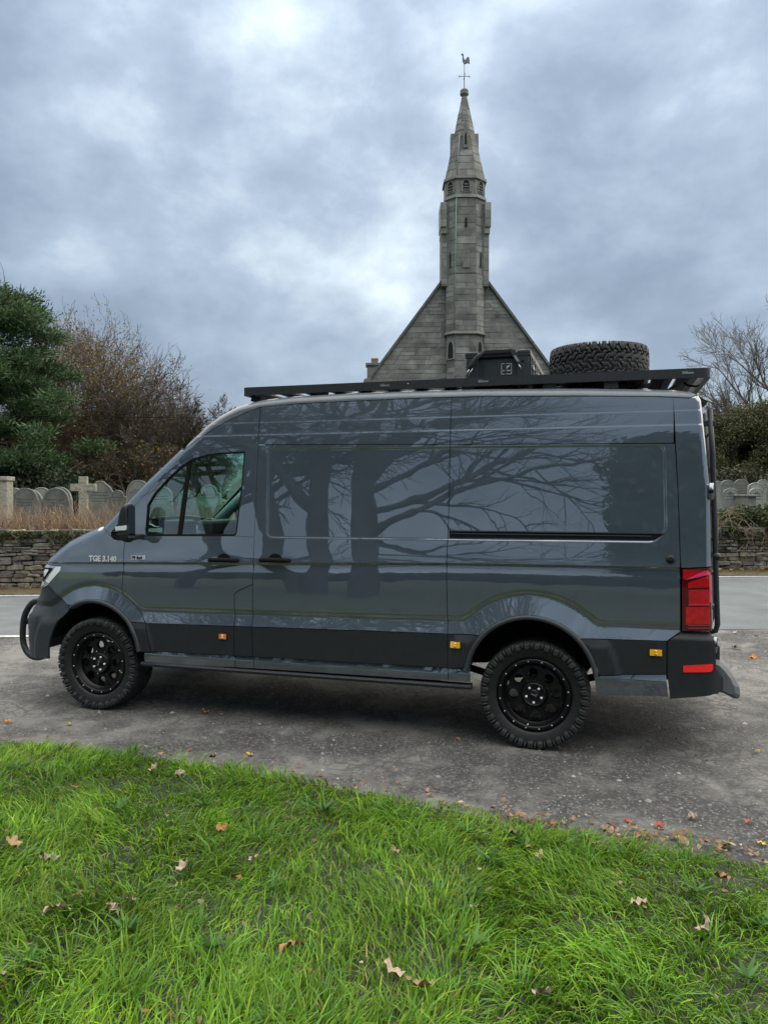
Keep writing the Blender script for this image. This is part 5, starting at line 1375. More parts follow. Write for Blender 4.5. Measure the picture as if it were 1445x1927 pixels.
# turret: an octagon, half standing out of the gable
def octa(hf, ho): return [(-hf,-ho),(hf,-ho),(ho,-hf),(ho,hf),(hf,ho),(-hf,ho),(-ho,hf),(-ho,-hf)]
YC = .35
def prism8(name, o0, z0, o1, z1, mt, parent=church):
    V = [(x,y+YC,CZ(z0)) for x,y in o0]+[(x,y+YC,CZ(z1)) for x,y in o1]; F = [(i,(i+1)%8,8+(i+1)%8,8+i) for i in range(8)]+[tuple(range(8))[::-1], tuple(range(8,16))]
    return mesh_obj(name, V, F, mt, parent)
def facing(o0, z0, o1, z1, course, w0, w1, seed, faces=(7,0,1), skip=None):
    for f in faces:
        a0, a1 = o0[f], o0[(f+1) % 8]; b0, b1 = o1[f], o1[(f+1) % 8]
        A0, A1, B0, B1 = [(p[0],p[1]+YC,CZ(zz)) for p, zz in ((a0,z0),(a1,z0),(b0,z1),(b1,z1))]
        nn = (Vector(A1)-Vector(A0)).cross(Vector(B0)-Vector(A0)).normalized()
        masonry(A0, A1, B0, B1, course, w0, w1, nn, seed+f, skip=skip)
OL = octa(.60, 1.02); OU = octa(.52, 1.07)
prism8('turret_base', octa(.56,.96), CZ(0)+0, octa(.56,.96), 10.42, M['mortar'])
facing(octa(.56,.96), 6.6, octa(.56,.96), 10.35, .36, .45, .95, 100)
prism8('string_course', octa(.66,1.10), 10.40, octa(.64,1.06), 10.56, M['stone_smooth'])
prism8('turret_stage', OL, 10.5, OL, 13.6, M['mortar']); facing(OL, 10.58, OL, 13.55, .34, .45, 1.0, 200)
# broad stage with flat shoulders either side
mb_ = MB(); mb_.box(-1.27, 1.27, -.38, 1.1, CZ(13.0), CZ(17.35)); mb_.build('turret_core', M['mortar'], church)
masonry((-1.27,-.38,CZ(13.1)), (-.98,-.38,CZ(13.1)), (-1.27,-.38,CZ(17.3)), (-.98,-.38,CZ(17.3)), .33, .3, .6, (0,-1,0), 301); masonry((.98,-.38,CZ(13.1)), (1.27,-.38,CZ(13.1)), (.98,-.38,CZ(17.3)), (1.27,-.38,CZ(17.3)), .33, .3, .6, (0,-1,0), 302)
prism8('turret_stage', octa(.56,1.03), 13.6, OU, 17.62, M['mortar']); facing(octa(.56,1.03), 13.62, OU, 17.58, .36, .45, 1.05, 310)
for sgn in (-1, 1):
    mb_ = MB(); mb_.box(min(sgn*1.02, sgn*1.34), max(sgn*1.02, sgn*1.34), -.56, .9, CZ(16.1), CZ(17.42), .02); mb_.box(min(sgn*1.0, sgn*1.30), max(sgn*1.0, sgn*1.30), -.50, .9, CZ(15.78), CZ(16.1)); mb_.build('shoulder_block', M['stone_smooth'], church)
    for k in range(3): 
        mb_ = MB(); mb_.box(min(sgn*1.03, sgn*1.348), max(sgn*1.03, sgn*1.348), -.572, -.5, CZ(16.13+.43*k), CZ(16.13+.43*k+.405)); mb_.build('stone_block', M['stone'], church)
prism8('string_course', octa(.58,1.14), 17.60, octa(.57,1.12), 17.74, M['stone_smooth'])
prism8('belfry', OU, 17.7, OU, 18.62, M['stone_smooth'])
prism8('string_course', octa(.56,1.16), 18.60, octa(.56,1.14), 18.74, M['stone_smooth'])
# pointed belfry openings with louvres, niches and slits
def lancet(cx, z0, w, h, ang, dist, parent, frame=True, mt='void', proud=.012):
    """pointed opening on a facet: ang about z, dist from the turret axis"""
    pts = [(-w/2,0),(w/2,0),(w/2,h*.55)]+[(w/2-w*.5*(1-math.cos(R_(t)))*1.0, h*.55+h*.45*math.sin(R_(t))) for t in (30,60,90)]+[(-w/2+w*.5*(1-math.cos(R_(t))), h*.55+h*.45*math.sin(R_(t))) for t in (60,30)]+[(-w/2,h*.55)]
    ca, sa = math.cos(ang), math.sin(ang)
    def to(u, v, d): return (u*ca + d*sa + cx*ca, -(d*ca) + u*sa + cx*sa + YC, CZ(z0)+v)
    V = [to(u, v, dist+proud) for u, v in pts]+[to(u, v, dist-.15) for u, v in pts]; n = len(pts); F = [tuple(range(n))]+[(i,(i+1)%n,n+(i+1)%n,n+i) for i in range(n)]
    o = mesh_obj('opening', V, F, M[mt], parent)
    if frame:
        big = [(u*1.45, v*1.13-.03) for u, v in pts]
        V = [to(u, v, dist+proud+.035) for u, v in big]+[to(u, v, dist+proud+.02) for u, v in pts]+[to(u, v, dist-.05) for u, v in big]; F = [(i,(i+1)%n,n+(i+1)%n,n+i) for i in range(n)]+[((i+1)%n,i,2*n+i,2*n+(i+1)%n) for i in range(n)]
        mesh_obj('opening_frame', V, F, M['stone_smooth'], o)
    return o
fd = 1.07; dd = (.52+1.07)/math.sqrt(2)
for ang, d_, c_ in ((0, fd, 0), (R_(-45), dd, 0), (R_(45), dd, 0)):
    o = lancet(c_, 17.93, .36 if ang == 0 else .34, .60, ang, d_, church)
    for k in range(3):
        ca, sa = math.cos(ang), math.sin(ang); w = (.33, .33, .24)[k]/2; zz = 17.98+.14*k
        def to(u, v, d): return (u*ca+d*sa, -(d*ca)+u*sa+YC, CZ(zz)+v)
        mesh_obj('louvre', [to(-w,0,d_+.045),to(w,0,d_+.045),to(w,.07,d_+.015),to(-w,.07,d_+.015)], [(0,1,2,3)], M['louvre'], o)
lancet(0, 16.05, .13, .52, 0, 1.06, church, False, proud=.045)
for sgn in (-1, 1):
    lancet(sgn*.0, 13.95, .07, .85, sgn*R_(45), .585*1.91, church, False, proud=.06)
    o = lancet(0, 9.1, .36, .92, sgn*R_(45), (.56+.96)/math.sqrt(2), church, True, proud=.03)
# blind gablet carved on the front of the stage
mb_ = MB(); mb_.prism([(-.20,CZ(13.9)),(.20,CZ(13.9)),(0,CZ(14.55))], 'y', YC-1.09, YC-.9); mb_.build('carved_gablet', M['stone_smooth'], church)
# spire in two slopes, lucarnes on four sides
OS0, OS1, OS2 = octa(.50,1.06), octa(.23,.52), octa(.07,.15)
prism8('spire', OS0, 18.72, OS1, 21.4, M['mortar']); facing(OS0, 18.76, OS1, 21.36, .40, .4, .9, 400, (7,0,1,6,2))
prism8('spire', OS1, 21.4, OS2, 23.3, M['mortar']); facing(OS1, 21.4, OS2, 23.28, .34, .35, .9, 450, (7,0,1,6,2))
for sgn in (-1, 1):
    mb_ = MB(); mb_.prism([(sgn*.40,CZ(19.75)),(sgn*.86,CZ(19.75)),(sgn*.75,CZ(20.2)),(sgn*.75,CZ(21.33)),(sgn*.40,CZ(21.33))], 'y', YC-.24, YC+.24); mb_.build('lucarne', M['stone_smooth'], church)
mb_ = MB(); mb_.prism([(-.13,CZ(20.35)),(.13,CZ(20.35)),(.13,CZ(21.25)),(0,CZ(21.85)),(-.13,CZ(21.25))], 'y', YC-.80, YC-.3); lu = mb_.build('lucarne', M['stone_smooth'], church)
lancet(0, 20.52, .11, .62, 0, .80, church, False, proud=.012)
mb_ = MB(); mb_.lathe([(.16,CZ(23.28)),(.17,CZ(23.34)),(.12,CZ(23.40)),(.13,CZ(23.46)),(.22,CZ(23.50)),(.25,CZ(23.58)),(.18,CZ(23.62)),(.24,CZ(23.70)),(.20,CZ(23.78)),(.08,CZ(23.86)),(0,CZ(23.88))], 12, 'z', c=(0,YC,0)); mb_.build('finial', M['stone_smooth'], church)
mb_ = MB(); mb_.tube([(0,YC,CZ(23.85)),(0,YC,CZ(25.25))], .022, 6)
wv = mb_.build('weathervane', M['lead'], church)
mb_ = MB(); mb_.tube([(-.32,YC,CZ(24.52)),(.32,YC,CZ(24.52))], .015, 6); mb_.tube([(0,YC-.32,CZ(24.52)),(0,YC+.32,CZ(24.52))], .015, 6)
for sgn in (-1, 1): mb_.tube([(sgn*.25,YC,CZ(24.45)),(sgn*.27,YC,CZ(24.52)),(sgn*.25,YC,CZ(24.59))], .014, 6)
mb_.build('compass_arms', M['lead'], wv)
ck = [(-.03,25.20),(-.10,25.33),(-.12,25.45),(-.09,25.60),(-.13,25.66),(-.18,25.68),(-.12,25.74),(-.05,25.70),(-.04,25.58),(-.02,25.44),(.06,25.38),(.10,25.48),(.18,25.56),(.25,25.52),(.28,25.38),(.28,25.18),(.18,25.24),(.05,25.18)]
mb_ = MB(); mb_.prism([(x, CZ(z)) for x, z in ck], 'y', YC-.03, YC+.03); mb_.build('cockerel', M['lead'], wv)
# lightning strip down the turret
mb_ = MB(); mb_.tube([(-.30,YC-.62,CZ(21.2)),(-.50,YC-1.10,CZ(18.75))], .02, 5); mb_.tube([(-.52,YC-1.12,CZ(17.6)),(-.57,YC-1.08,CZ(14)),(-.60,YC-1.06,CZ(10.6))], .02, 5); mb_.build('lightning_strip', mat('copper_green', (.22,.30,.24), .8), church)
# the stones: the largest are parts, the rest are joined
def area(VF): V = VF[0]; return (V[1]-V[0]).length*(V[3]-V[0]).length
STONES.sort(key=area, reverse=True)
for V, F in STONES[:288]: mesh_obj('stone_block', V, F, M['stone'], church)
if len(STONES) > 288:
    mb_ = MB()
    for V, F in STONES[288:]: mb_.add(V, F)
    o = mb_.build('stone_blocks', M['stone'], church, recalc=False); o["kind"] = 'stuff'

# ================================================================== churchyard wall
M['wallstone'] = mat('slate_rubble', (.180,.162,.135), .92, var=.5, vscale=9, bump=.8, bscale=28, rnd=.45, island=True)
M['wallcore'] = mat('wall_core', (.030,.028,.024), .95)
def wall_y(x): return edge_far(x)+.95
wall = empty('churchyard_wall', (0, wall_y(0), -.2), 0, 'low slate rubble wall along the far side of the road', 'wall')
WSTONE = []
def rubble(r, a, b_, z0, z1, base_y):
    bm = bmesh.new(); bmesh.ops.create_cube(bm, size=1); w, h = b_-a, z1-z0
    bmesh.ops.bevel(bm, geom=bm.edges[:], offset=.13, segments=1, affect='EDGES')
    pr = r.uniform(-.02, .06); V = []; tilt = r.uniform(-.06, .06)
    bm.verts.index_update()
    for v in bm.verts:
        x = v.co.x*w*.97 + r.uniform(-1, 1)*w*.02; zz = v.co.z*h*.92 + r.uniform(-1, 1)*h*.06 + v.co.x*w*tilt
        V.append(((a+b_)/2+x, base_y + v.co.y*.16 - pr + r.uniform(-.006, .006), (z0+z1)/2+zz))
    F = [[v.index for v in f.verts] for f in bm.faces]; bm.free(); WSTONE.append((abs((a+b_)/2), V, F))
r_ = random.Random(17)
for xa, xb in ((-15.0, 15.0),):
    z = -.32
    while z < .98:
        h = r_.uniform(.055, .13); x = xa + r_.uniform(0, .2)
        while x < xb:
            w = r_.uniform(.10, .44)*(1.15 if h > .09 else 1); y0 = wall_y(x+w/2)-wall_y(0); j0 = .022*nz(x, z*9, 1.7); q_ = r_.random()
            if q_ < .22: rubble(r_, x, x+w, z+.2+j0, z+h*.48+.2+j0, y0); rubble(r_, x, x+w*r_.uniform(.9, 1.05), z+h*.52+.2+j0, z+h+.2+j0, y0)
            else: rubble(r_, x, x+w, z+.2+j0-(.02 if q_ > .9 else 0), z+h+.2+j0+(.02 if q_ > .9 else 0), y0); x += w+.008
        z += h+.006
vis = lambda s: (-9.2 < s[1][0][0] < -5.3) or (7.3 < s[1][0][0] < 9.9)
WSTONE.sort(key=lambda s: (not vis(s), s[0]))
for _, V, F in WSTONE[:295]: mesh_obj('stone', V, F, M['wallstone'], wall)
mb_ = MB()
for _, V, F in WSTONE[295:]: mb_.add(V, F)
o = mb_.build('stones', M['wallstone'], wall, recalc=False); o["kind"] = 'stuff'
mb_ = MB(); V = []; F = []
for x in (-26, 26):
    yy = wall_y(x)-wall_y(0)
    V += [(x,yy+.02,-.3),(x,yy+.02,1.10),(x,yy+.5,1.10),(x,yy+.5,-.3)]
mb_.add(V, [(0,4,5,1),(1,5,6,2),(2,6,7,3)]); mb_.build('wall_core', M['wallcore'], wall)

# ================================================================== foliage helpers
def quads_at(C, size, rng, flat=0.0, aspect=1.7, up=None):
    """diamond leaves at points C with random orientation"""
    n = len(C); a = rng.normal(size=(n, 3)); 
    if up is not None: a = a + up
    a /= np.linalg.norm(a, axis=1)[:, None]; b_ = rng.normal(size=(n, 3)); b_[:, 2] *= (1-flat); b_ -= (b_*a).sum(1)[:, None]*a; b_ /= np.maximum(np.linalg.norm(b_, axis=1), 1e-6)[:, None]
    s_ = np.asarray(size).reshape(-1, 1); V = np.stack([C - a*s_*aspect*.5, C + b_*s_*.5, C + a*s_*aspect*.5, C - b_*s_*.5], 1)
    Q = np.arange(n)[:, None]*4 + np.array([[0, 1, 2, 3]]); return V.reshape(-1, 3), Q
def leaf_obj(name, C, size, cols, spread, rng, mt=None, parent=None, flat=0., aspect=1.7, up=None, shade=None):
    V, Q = quads_at(C, size, rng, flat, aspect, up); col = tints(rng, len(C), cols, spread)
    if shade is not None: col = col*shade[:, None]
    return np_mesh(name, V, None, Q, mt or M['leafy'], parent, col=np.repeat(col, 4, 0))
def puffs(rng, centers, radii, n_each, squash=.7, shell=.55):
    """points gathered in clumps, denser towards each clump's skin"""
    out_ = []; 
    for c, r in zip(centers, radii):
        k = max(4, int(n_each*(r**2))); d = rng.normal(size=(k, 3)); d /= np.linalg.norm(d, axis=1)[:, None]
        rad = r*(shell + (1-shell)*rng.random(k))*(1+.25*rng.normal(size=k)*.5); d[:, 2] *= squash; out_.append(np.array(c)+d*rad[:, None])
    return np.concatenate(out_)
class Tree:
    """branches as thin tapering tubes in one mesh"""
    def __init__(s, seed): s.r = random.Random(seed); s.V = [[], []]; s.F = [[], []]; s.tips = []; s.all = []; s.rmin = 0.0
    def tube(s, pts, rads, k, which):
        V, F = s.V[which], s.F[which]; b = len(V); n = len(pts); up = Vector((.31, .2, .93))
        for i, p in enumerate(pts):
            t = pts[min(i+1, n-1)]-pts[max(i-1, 0)]; a = t.cross(up)
            if a.length < 1e-6: a = Vector((1, 0, 0))
            a.normalize(); c = a.cross(t).normalized()
            for j in range(k):
                an = 2*math.pi*j/k; V.append(p + (a*math.cos(an)+c*math.sin(an))*max(rads[i], s.rmin))
        for i in range(n-1):
            for j in range(k): F.append((b+i*k+j, b+i*k+(j+1) % k, b+(i+1)*k+(j+1) % k, b+(i+1)*k+j))
    def grow(s, p, d, L_, rad, lvl, spec):
        r = s.r; nseg, kids, ang, ratio, wob, trop, start = spec[lvl]; p = p.copy(); d = d.normalized(); pts = [p.copy()]; rads = [rad]; kp = []
        for i in range(nseg):
            d = (d + Vector((r.gauss(0, wob), r.gauss(0, wob), r.gauss(0, wob)+trop))).normalized(); p = p + d*(L_/nseg); pts.append(p.copy()); rads.append(rad*(1-.78*(i+1)/nseg)); kp.append((p.copy(), d.copy(), (i+1)/nseg))
        s.tube(pts, rads, 7 if lvl == 0 else (4 if lvl <= 2 else 3), 0 if lvl <= 1 else 1)
        if lvl >= 2: s.all += pts[1:]
        if lvl == len(spec)-1: s.tips.append(pts[-1]); return
        for k in range(kids):
            t = start + (1-start)*(k+r.random())/kids; x = t*nseg; i = min(nseg-1, int(x)); q = pts[i].lerp(pts[i+1], x-i); dd = (pts[i+1]-pts[i]).normalized()
            ax = dd.orthogonal().normalized(); ax = Matrix.Rotation(r.uniform(0, 6.283), 3, dd) @ ax; nd = Matrix.Rotation(R_(ang*r.uniform(.6, 1.3)), 3, ax) @ dd
            s.grow(q, nd, L_*ratio*r.uniform(.65, 1.2)*(1.15-.45*t), rad*(1-.7*t)*.62, lvl+1, spec)
    def build(s, root, bark, tw_cols, rng, names=('trunk', 'crown')):
        if s.V[0]: mesh_obj(names[0], s.V[0], s.F[0], bark, root, smooth=True)
        if s.V[1]:
            V = np.array([v[:] for v in s.V[1]]); nzv = tints(rng, 1, tw_cols, .0)
            col = np.repeat(nzv, len(V), 0)*(1+.25*(vnoise(V[:, [0, 2]], 1.3, 5)[:, None]-.5))
            return np_mesh(names[1], V, None, np.array(s.F[1]), M['twig'], root, col=col, smooth=True)
def deciduous(name, label, cat, loc, seed, height, rad, spec, bark, tw, stems=1, leaves=None, lean=0.0, group=None, rmin=.0075):
    root = empty(name, loc, 0, label, cat, group); T = Tree(seed); T.rmin = rmin; rng = np.random.default_rng(seed); r = random.Random(seed)
    for k in range(stems):
        a = r.uniform(0, 6.28); d = Vector((math.cos(a)*.32*(stems > 1)+lean, math.sin(a)*.32*(stems > 1), 1)); T.grow(Vector((math.cos(a)*.2*(stems > 1), math.sin(a)*.2*(stems > 1), -.2)), d, height, rad*(1 if stems == 1 else r.uniform(.6, .85)), 0, spec)
    cr_ = T.build(root, bark, tw, rng)
    if leaves:
        n, size, cols, zmin = leaves; A = np.array([p[:] for p in T.all]); A = A[A[:, 2] > zmin]; C = A[rng.integers(0, len(A), n)] + rng.normal(0, .10, (n, 3)); leaf_obj('leaves', C, size*rng.uniform(.6, 1.3, n), cols, .35, rng, parent=root)
    return root

# ================================================================== trees beyond the wall, left
def at(u, v, y): return ((u-722.5)/1448*y, y, CAM_H + (930-v)/1448*y)
def pine():
    rng = np.random.default_rng(8); Y = 27.0; X0, _, _ = at(-85, 900, Y); root = empty('pine_tree', (X0, Y, .9), 0, 'dark green pine tree at the left border above the gravestones', 'tree')
    T = Tree(4); T.grow(Vector((0, 0, -.3)), Vector((.02, 0, 1)), 7.6, .30, 0, [(8, 16, 78, .46, .05, .0, .12), (5, 5, 40, .45, .12, .03, .3), (4, 0, 40, .4, .15, .02, .3)]); T.build(root, M['bark'], [(.07,.055,.042)], rng)
    cs = []; rs = []; zz = [.6, 1.4, 2.3, 3.4, 4.6, 5.7, 6.8, 7.9, 8.6]; rr = [2.9, 4.4, 5.2, 5.0, 4.5, 4.3, 3.7, 2.6, 1.3]
    for _ in range(300):
        z = rng.uniform(1.0, 8.7); a = rng.uniform(0, 6.283); m = np.interp(z, zz, rr); q = m*(rng.random()**.38)*rng.uniform(.80, 1.03); cs.append((q*math.cos(a), q*math.sin(a), z)); rs.append(rng.uniform(.5, 1.0))
    C = puffs(rng, cs, rs, 900, .42, .30); ctr = np.repeat(np.array(cs), [max(4, int(900*r*r)) for r in rs], 0)
    up = (C-ctr); up /= np.maximum(np.linalg.norm(up, axis=1), 1e-6)[:, None]; up = up*1.6+np.array([0, 0, .9])
    leaf_obj('needles', C, rng.uniform(.026, .052, len(C)), [(.040,.085,.034),(.062,.118,.042),(.030,.062,.030),(.095,.150,.055)], .40, rng, parent=root, aspect=5.0, up=up)
pine()
SPEC_BEECH = [(7, 12, 48, .62, .07, .02, .18), (6, 9, 42, .54, .09, .03, .15), (5, 8, 38, .52, .11, .03, .15), (4, 6, 36, .55, .13, .03, .15), (3, 0, 30, .5, .15, .02, .2)]
SPEC_TW = [(7, 16, 55, .62, .07, .02, .15), (6, 10, 42, .50, .10, .02, .2), (5, 8, 40, .50, .13, .03, .2), (4, 6, 38, .55, .16, .03, .2), (3, 0, 30, .5, .18, .02, .2)]
def dome_tree(name, label, X, Y, z0, rx_l, rx_r, ry, h, seed, n_tw, n_lf, tw, lf, rmin=.007):
    """rounded winter crown: boughs, then twigs fanning outwards through a dome, last leaves towards its skin"""
    rng = np.random.default_rng(seed); root = empty(name, (X, Y, z0), 0, label, 'tree'); T = Tree(seed); T.rmin = rmin
    for k in range(3): T.grow(Vector((.2*k-.2, 0, -.2)), Vector((-.25+.3*k, .1*k, 1)), h*.70, .22, 0, [(7, 9, 46, .62, .07, .02, .2), (6, 7, 42, .52, .10, .03, .2), (5, 5, 38, .5, .12, .03, .2), (4, 0, 36, .5, .13, .03, .2)])
    u = rng.normal(size=(n_tw, 3)); u[:, 2] = np.abs(u[:, 2]); u /= np.linalg.norm(u, axis=1)[:, None]; q = (.18+.82*rng.random(n_tw)**.55)
    lump = .80+.30*vnoise(np.stack([np.arctan2(u[:, 1], u[:, 0])*1.6+9, u[:, 2]*4], 1), 1.7, seed)
    P = u*np.stack([np.where(u[:, 0] < 0, rx_l, rx_r), np.full(n_tw, ry), np.full(n_tw, h)], 1)*(q*lump)[:, None]; P[:, 2] += .4
    for p, d in zip(P, u):
        d = Vector(d)*.8 + Vector((rng.normal(0, .35), rng.normal(0, .35), .25+rng.normal(0, .3)))
        T.grow(Vector(p), d, rng.uniform(.35, .95), .011, 3, [None]*3+[(3, 2, 34, .55, .14, .02, .2), (2, 0, 30, .5, .15, .02, .2)])
    T.build(root, M['bark'], tw, rng)
    w = np.clip(P[:, 2]/h, .05, 1)*np.clip(q*1.2, 0, 1); w /= w.sum(); C = P[rng.choice(n_tw, n_lf, p=w)]+rng.normal(0, .22, (n_lf, 3))
    leaf_obj('leaves', C, rng.uniform(.028, .075, n_lf), lf, .4, rng, parent=root)
dome_tree('beech_tree', 'rounded brown tree with a haze of russet leaves right of the pine', at(165, 900, 33)[0], 33, .8, 4.6, 5.0, 3.0, 8.4, 29, 5800, 30000, [(.125,.098,.076)], [(.21,.14,.068),(.25,.17,.07),(.17,.13,.06),(.19,.175,.07)])
deciduous('beech_tree', 'thin twiggy bare tree between the rounded brown tree and the van roof', 'tree', (at(268, 900, 31)[0], 31, .8), 31, 4.3, .14, SPEC_BEECH, M['bark'], [(.095,.080,.068)], 3, (2600, .05, [(.24,.13,.05),(.16,.09,.05)], 1.2), .06)
deciduous('hawthorn_tree', 'low spreading thorn tree with bare drooping branches over the graves', 'tree', (at(262, 900, 28)[0], 28, .8), 47, 2.5, .14, [(5, 10, 62, .72, .10, .0, .2), (6, 9, 45, .55, .13, -.02, .2), (5, 7, 42, .5, .15, -.02, .2), (4, 4, 40, .55, .16, .0, .2), (3, 0, 30, .5, .2, .0, .2)], M['bark'], [(.075,.060,.050)], 2,
          (1500, .07, [(.12,.10,.03),(.20,.11,.04),(.09,.09,.03)], .6), .02)
def bushy(name, label, cat, X, Y, z0, rx, ry, h, cols, n, seed, size=(.05,.10), puff=(.35,.7), trunk=True, stems=0, dens=420):
    rng = np.random.default_rng(seed); root = empty(name, (X, Y, z0), 0, label, cat); cs = []; rs = []
    for _ in range(n):
        a = rng.uniform(0, 6.283); t = rng.random()**.8; q = math.sqrt(max(0, 1-(t*1.9-.9)**2*.9)) if t > .1 else .8; q *= rng.random()**.4; cs.append((rx*q*math.cos(a), ry*q*math.sin(a), .15+t*h)); rs.append(rng.uniform(*puff))
    C = puffs(rng, cs, rs, dens, .75, .35); C = C[C[:, 2] > -.2]
    leaf_obj('foliage', C, rng.uniform(*size, len(C)), cols, .38, rng, parent=root)
    T = Tree(seed+1)
    for k in range(max(1, stems)): T.grow(Vector((rng.uniform(-.4, .4)*rx*(stems > 0), rng.uniform(-.3, .3)*ry*(stems > 0), -.2)), Vector((rng.uniform(-.3, .3), 0, 1)), h*.72, .10, 0, [(6, 9, 48, .55, .08, .03, .2), (5, 7, 42, .5, .12, .03, .2), (4, 5, 40, .55, .15, .03, .2), (3, 0, 40, .4, .15, .02, .2)])
    T.build(root, M['bark'], [(.10,.085,.065)], rng, ('trunk', 'branches')); return root
DARK = [(.016,.026,.014),(.024,.036,.018),(.014,.020,.013)]
bushy('yew_bush', 'dark dense yew bush behind the leftmost gravestones', 'bush', at(20, 900, 25)[0], 25, .8, 2.3, 1.3, 1.9, [(.026,.042,.022),(.036,.056,.026),(.020,.032,.018)], 120, 61)
bushy('yew_tree', 'near black yew tree deep behind the stone cross', 'tree', at(150, 900, 39)[0], 39, .8, 4.6, 2.2, 4.6, DARK, 230, 62, (.08,.14), (.5,.9))
bushy('holly_tree', 'near black evergreen tree deep behind the bare thorn tree', 'tree', at(300, 900, 40)[0], 40, .8, 3.6, 2.0, 4.2, DARK, 200, 63, (.08,.14), (.5,.9))
bushy('laurel_bush', 'dark low shrub behind the graves left of the windscreen', 'bush', at(235, 900, 30)[0], 30, .8, 3.0, 1.2, 1.6, DARK, 120, 64)
# right
IVY = [(.055,.072,.028),(.085,.098,.036),(.11,.10,.045),(.045,.062,.028),(.13,.115,.055)]
bushy('ivy_tree', 'ivy covered tree rising just right of the ladder', 'tree', at(1358, 900, 33)[0], 33, .9, 1.9, 1.6, 4.1, IVY, 130, 71, (.035,.065), (.35,.75), stems=3, dens=1500)
bushy('ivy_tree', 'brownish green ivy tree at the right border', 'tree', at(1440, 900, 31)[0], 31, .9, 2.2, 1.6, 4.2, IVY, 160, 72, (.035,.065), (.35,.75), stems=3, dens=1500)
bushy('thicket', 'dark thicket low behind the right hand graves', 'bush', at(1420, 900, 27)[0], 27, .8, 3.2, 1.2, 1.5, [(.030,.036,.018),(.045,.048,.022),(.060,.052,.028)], 120, 73, stems=5)
bushy('ivy_tree', 'ivy covered tree partly outside the right border', 'tree', at(1540, 900, 30)[0], 30, .9, 2.3, 1.6, 4.0, IVY, 110, 74, (.035,.065), (.35,.75), stems=2, dens=1200)
SPEC_AIRY = [(8, 13, 48, .60, .06, .03, .18), (6, 9, 40, .52, .09, .05, .15), (5, 7, 36, .55, .11, .05, .15), (4, 5, 34, .55, .13, .04, .2), (3, 0, 30, .5, .15, .03, .2)]
deciduous('ash_tree', 'tall bare tree reaching in from the right border', 'tree', (at(1492, 900, 34)[0], 34, .9), 83, 7.4, .20, SPEC_AIRY, M['bark_pale'], [(.15,.135,.12)], 1, None, -.05)
deciduous('ash_tree', 'smaller bare tree between rack end and right border', 'tree', (at(1375, 900, 37)[0], 37, .9), 85, 4.4, .13, SPEC_AIRY, M['bark_pale'], [(.115,.10,.09)], 1, None, 0)
deciduous('ash_tree', 'bare tree top showing between spare tyre and rack end', 'tree', (at(1262, 900, 44)[0], 44, .9), 87, 5.6, .16, SPEC_AIRY, M['bark_pale'], [(.13,.11,.10)], 1, None, 0)

# ================================================================== hedge, ivy and stems on the wall
def hedge_left():
    rng = np.random.default_rng(5); root = empty('cut_hedge', (-7.4, wall_y(-7.4)+.25, .85), 0, 'cut back brown hedge stems along the top of the left wall', 'hedge'); T = Tree(9); V = []
    for k in range(1250):
        x = rng.uniform(-3.4, 4.4); y = rng.uniform(-.25, .45); h = rng.uniform(.40, .92); d = Vector((rng.normal(0, .35), rng.normal(0, .25), 1))
        T.grow(Vector((x, y, -.12)), d, h, rng.uniform(.007, .014), 0, [(3, 3, 34, .5, .16, .0, .4), (2, 0, 30, .5, .2, .0, .4)])
    A = np.array([v[:] for v in T.V[0]]); col = tints(rng, len(A)//7+1, [(.27,.175,.12),(.36,.26,.18),(.18,.105,.07),(.42,.33,.23)], .3); col = np.repeat(col, 7, 0)[:len(A)]
    o = np_mesh('hedge_stems', A, None, np.array(T.F[0]), M['twig'], root, col=col); o["kind"] = 'stuff'
    n = 3800; C = np.stack([rng.uniform(-3.4, 4.4, n), rng.uniform(-.3, .5, n), rng.gamma(1.6, .11, n)-.08], 1); o = leaf_obj('dead_leaves', C, rng.uniform(.02, .05, n), [(.26,.17,.09),(.34,.25,.14),(.20,.12,.06),(.14,.14,.05)], .35, rng, parent=root); o["kind"] = 'stuff'
    iv = empty('wall_ivy', (-7.4, wall_y(-7.4), .8), 0, 'green ivy trailing over the top of the left wall', 'ivy'); n = 4200
    x = rng.uniform(-3.4, 4.4, n); hang = np.abs(rng.normal(0, .14, n))*(.3+1.5*vnoise(np.stack([x, x*0], 1), 1.6, 3)); C = np.stack([x, -.16+rng.uniform(-.06, .10, n)+.064*x, .20-hang], 1); C[:, 2] = np.maximum(C[:, 2], -.55)
    leaf_obj('ivy_leaves', C, rng.uniform(.025, .055, n), [(.040,.060,.018),(.065,.085,.025),(.09,.10,.035),(.05,.05,.022)], .35, rng, parent=iv)["kind"] = 'stuff'
    T = Tree(3)
    for k in range(60): T.grow(Vector((rng.uniform(-3.3, 4.2), -.24, .18)), Vector((rng.normal(0, .7), -.1, -1)), rng.uniform(.2, .6), .005, 0, [(4, 1, 40, .6, .25, .0, .3), (3, 0, 30, .5, .2, .0, .4)])
    A = np.array([v[:] for v in T.V[0]]); np_mesh('ivy_stems', A, None, np.array(T.F[0]), M['twig'], iv, col=np.tile((.16,.13,.08), (len(A), 1)))["kind"] = 'stuff'
hedge_left()
